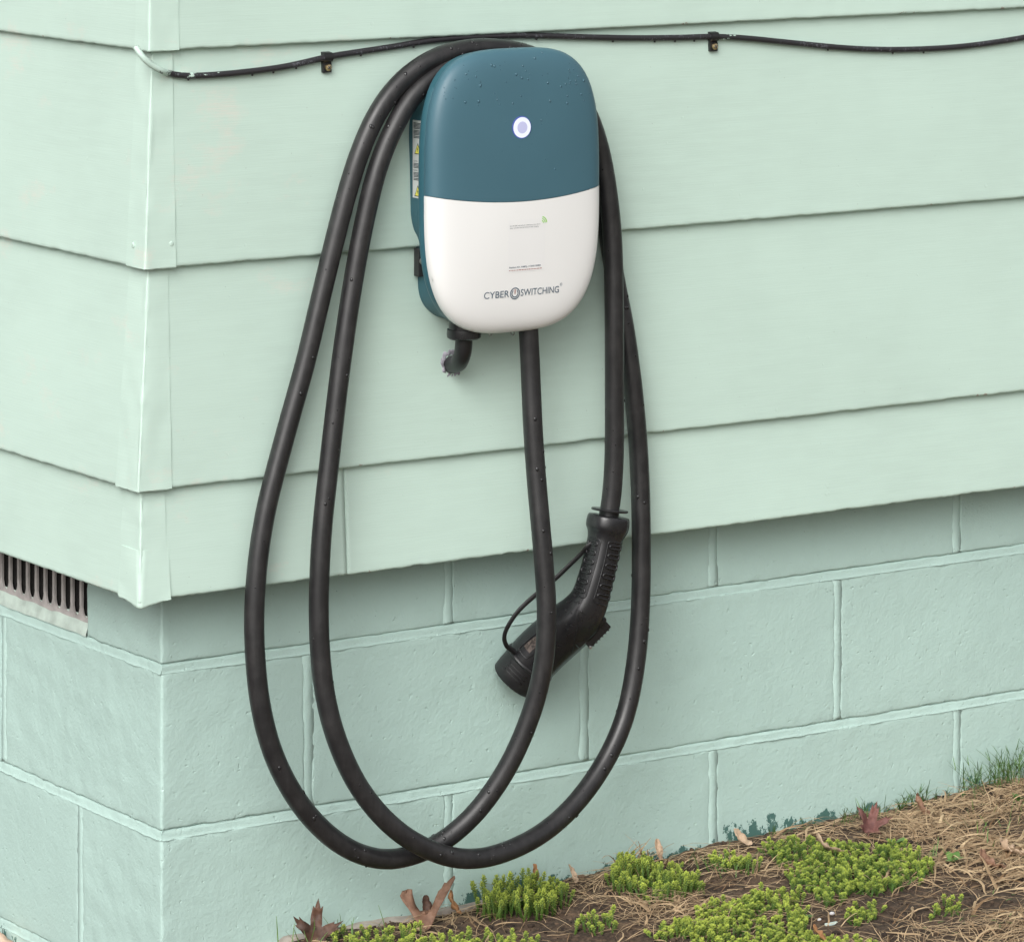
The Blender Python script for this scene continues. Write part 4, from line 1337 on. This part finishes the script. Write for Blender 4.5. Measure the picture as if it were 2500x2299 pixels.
# ---- soil crumbs, chips and pebbles
ico_V = np.array([(0, 0, 1), (.89, 0, .45), (.28, .85, .45), (-.72, .53, .45), (-.72, -.53, .45), (.28, -.85, .45), (.72, .53, -.45), (-.28, .85, -.45), (-.89, 0, -.45), (-.28, -.85, -.45), (.72, -.53, -.45), (0, 0, -1)])
ico_F = [(0, 1, 2), (0, 2, 3), (0, 3, 4), (0, 4, 5), (0, 5, 1), (1, 6, 2), (2, 7, 3), (3, 8, 4), (4, 9, 5), (5, 10, 1), (2, 6, 7), (3, 7, 8), (4, 8, 9), (5, 9, 10), (1, 10, 6), (11, 7, 6), (11, 8, 7), (11, 9, 8), (11, 10, 9), (11, 6, 10)]
parts = []
for k in range(6500):
    x, y = rnd.uniform(.05, 1.45), rnd.uniform(-.95, -.004)
    if y < -.6 and x < .4: continue
    s = rnd.choice([.0008, .0011, .0015, .002, .003, .0045 if y > -.12 or rnd.random() < .3 else .0015])
    sc = np.array([rnd.uniform(.7, 1.4), rnd.uniform(.7, 1.4), rnd.uniform(.5, .9)]) * s
    a = rnd.uniform(0, 6.28); Rm = np.array([[math.cos(a), -math.sin(a), 0], [math.sin(a), math.cos(a), 0], [0, 0, 1]])
    V = (ico_V * np.array([[rnd.uniform(.75, 1.2)] for _ in range(12)]) * sc) @ Rm.T + np.array([x, y, ground_full(x, y) + s * .25])
    parts.append((V, ico_F, rnd.choice([.0, .1, .2, .35, .5, 1.0]) * rnd.uniform(.6, 1)))
toned('soil_crumbs', parts, m_crumb, (.8, -.3, .03), 'dark crumbs of soil and bark mulch', 'soil', kind='stuff')

# ---- dead leaves
def maple_outline(lobes=5, depth=.55):
    pts = []
    angs = [(-150, .55), (-95, .85), (-45, .60), (0, 1.0), (45, .60), (95, .85), (150, .55)] if lobes == 7 else [(-125, .62), (-62, .92), (0, 1.05), (62, .92), (125, .62)]
    for i, (a, r) in enumerate(angs):
        for da, rr in ((-15, .62), (-10, .80), (-6, .74), (0, 1.0), (6, .74), (10, .82), (15, .60)):
            pts.append((math.sin(R(a + da)) * r * rr, math.cos(R(a + da)) * r * rr))
        if i < len(angs) - 1:
            am = (a + angs[i + 1][0]) / 2; pts.append((math.sin(R(am)) * depth * .62, math.cos(R(am)) * depth * .62))
    pts += [(.06, -.30), (.018, -.20), (.016, -.62), (-.016, -.62), (-.018, -.20), (-.06, -.30)]
    return pts
def oval_outline(): return [(math.sin(a) * .42 * (1 + .1 * math.sin(5 * a)), math.cos(a) * .9) for a in np.linspace(0, 2 * math.pi, 26, endpoint=False)]

def dead_leaf(name, label, outline, loc, size, rot, fold, curl, mat, crumple=.10, seed=0, thick=.0006):
    bm = bmesh.new()
    vs = [bm.verts.new((x, y, 0)) for x, y in outline]
    f = bm.faces.new(vs)
    bmesh.ops.triangulate(bm, faces=[f])
    for _ in range(2): bmesh.ops.subdivide_edges(bm, edges=[e for e in bm.edges if e.calc_length() > .09], cuts=1)
    bmesh.ops.triangulate(bm, faces=bm.faces[:])
    for v in bm.verts:
        x, y = v.co.x, v.co.y
        a = fold * min(1, abs(x) * 3)
        X = math.copysign(abs(x) * math.cos(a), x); Z = abs(x) * math.sin(a)
        Z += curl * y * y + crumple * noise.noise(Vector((x * 2.6 + seed, y * 2.6, seed))) + crumple * .4 * noise.noise(Vector((x * 7 + seed, y * 7, seed)))
        vein = .02 * math.exp(-(x / .03) ** 2)
        v.co = Vector((X, y, Z - vein)) * size
    me = bpy.data.meshes.new(name); bm.to_mesh(me); bm.free()
    me.materials.append(mat); me.polygons.foreach_set('use_smooth', [True] * len(me.polygons))
    o = bpy.data.objects.new(name, me); scene.collection.objects.link(o)
    o.location = (loc[0], loc[1], ground_full(loc[0], loc[1]) + loc[2]); o.rotation_euler = tuple(R(a) for a in rot)
    md = o.modifiers.new('thickness', 'SOLIDIFY'); md.thickness = thick
    return tag(o, label, 'leaf', 'dead leaves by the wall')

lm_dark = leaf_mat('leaf_dark', (.045, .022, .014), (.13, .065, .040))
lm_brown = leaf_mat('leaf_brown', (.15, .075, .045), (.29, .165, .105))
lm_orange = leaf_mat('leaf_orange', (.28, .13, .05), (.46, .24, .11))
lm_red = leaf_mat('leaf_red', (.085, .032, .028), (.20, .085, .068))
lm_tan = leaf_mat('leaf_tan', (.34, .235, .15), (.55, .41, .29))
lm_peach = leaf_mat('leaf_peach', (.52, .36, .27), (.68, .50, .40))

dead_leaf('dead_leaf', 'dark brown curled maple leaf propped on the footing below the house corner', maple_outline(5), (.188, -.040, .004), .042, (60, 8, -24), .45, .35, lm_dark, .16, 2)
VEE = [(0, -.46), (.16, -.30), (.30, -.06), (.46, .16), (.60, .34), (.78, .56), (.98, .86), (.96, .94), (.84, .88), (.72, .78), (.66, .82), (.56, .66), (.46, .60), (.34, .40), (.18, .16), (.0, .02),
       (-.12, .14), (-.24, .36), (-.30, .58), (-.30, .72), (-.44, .74), (-.50, .62), (-.60, .70), (-.68, .56), (-.62, .42), (-.46, .20), (-.30, -.08), (-.16, -.30)]
dead_leaf('dead_leaf', 'large brown leaf standing in a V against the wall', VEE, (.345, -.040, .014), .044, (56, -4, -30), .35, .10, lm_brown, .10, 5)
dead_leaf('dead_leaf', 'small dark torn leaf tucked behind the V shaped leaf', oval_outline(), (.353, -.030, .018), .017, (56, 10, -10), .5, .2, lm_dark, .18, 6)
dead_leaf('dead_leaf', 'small orange leaf scrap at the foot of the wall', oval_outline(), (.395, -.022, .014), .018, (55, 20, 40), .7, .5, lm_orange, .25, 8)
dead_leaf('dead_leaf', 'reddish brown dead leaf above the broad sedum carpet', maple_outline(5), (.995, -.095, .012), .034, (38, 16, -40), .5, .3, lm_red, .16, 11)
dead_leaf('dead_leaf', 'pale tan leaf lying among the broad sedum', oval_outline(), (.885, -.150, .014), .026, (25, 10, 60), .5, .6, lm_tan, .2, 14)
dead_leaf('dead_leaf', 'peach coloured dead leaf beside the short wall', oval_outline(), (-.030, .385, .026), .040, (35, -15, 60), .5, .5, lm_peach, .12, 17)
dead_leaf('dead_leaf', 'tan leaf scrap at the wall where the soil rises', oval_outline(), (.835, -.030, .008), .019, (30, 0, 10), .5, .4, lm_tan, .2, 20)
dead_leaf('dead_leaf', 'orange leaf lying in the largest sedum carpet', oval_outline(), (.655, -.425, .014), .017, (35, 10, 30), .5, .4, lm_orange, .2, 23)
dead_leaf('dead_leaf', 'dry brown curled leaf on the side of the straw mound', oval_outline(), (1.105, -.060, .012), .020, (62, 20, 70), .9, .5, lm_brown, .25, 26)
dead_leaf('dead_leaf', 'thin orange leaf scrap beside the dark green paint', oval_outline(), (.523, -.016, .024), .012, (70, 0, 10), .7, .4, lm_orange, .25, 29)
dead_leaf('dead_leaf', 'narrow tan leaf leaning on the wall next to the straw tuft', oval_outline(), (.575, -.022, .014), .014, (55, 10, 20), .9, .2, lm_tan, .25, 32)
dead_leaf('dead_leaf', 'curled tan leaf behind the straw tuft', oval_outline(), (.708, -.024, .016), .016, (50, 0, -20), .8, .4, lm_tan, .25, 35)
for k in range(7):
    x, y = 1.02 + .055 * k + rnd.uniform(-.02, .02), -.30 + .03 * math.sin(k * 2.1)
    dead_leaf('dead_leaf', 'crumpled %s leaf shred at the foot of the straw mound' % ('tan' if k % 2 else 'brown'), oval_outline(), (x, y, .005), rnd.uniform(.016, .028), (rnd.uniform(-25, 25), rnd.uniform(-25, 25), rnd.uniform(0, 360)), .7, .6, lm_tan if k % 2 else lm_brown, .3, 40 + k)

# ---- pale chips on the soil
CZ0 = ground_full(.726, -.358)
bevel_box('plastic_chip', (.716, -.3605, CZ0), (.736, -.3555, CZ0 + .004), simple('pale_plastic', (.55, .66, .62), .4), None, .0010, origin=(.726, -.358, CZ0))
tag(bpy.data.objects['plastic_chip'], 'flat pale mint chip lying on bare soil between sedum patches', 'chip')
def pebble(x, y, s, col, label):
    V = np.array([ico_V[i] for i in range(12)]) * np.array([1.2, .9, .7]) * s + np.array([x, y, ground_full(x, y) + s * .4])
    o = mesh('pebble', V, ico_F, simple('pebble_stone', col, .7, var=(200, .2)), None, (x, y, ground_full(x, y)))
    md = o.modifiers.new('round', 'SUBSURF'); md.levels = 2; md.render_levels = 2
    tag(o, label, 'pebble')
pebble(.748, -.330, .0042, (.50, .49, .50), 'small grey pebble on soil near the pale chip')
pebble(.722, -.338, .0032, (.72, .70, .68), 'tiny white pebble beside the pale chip')
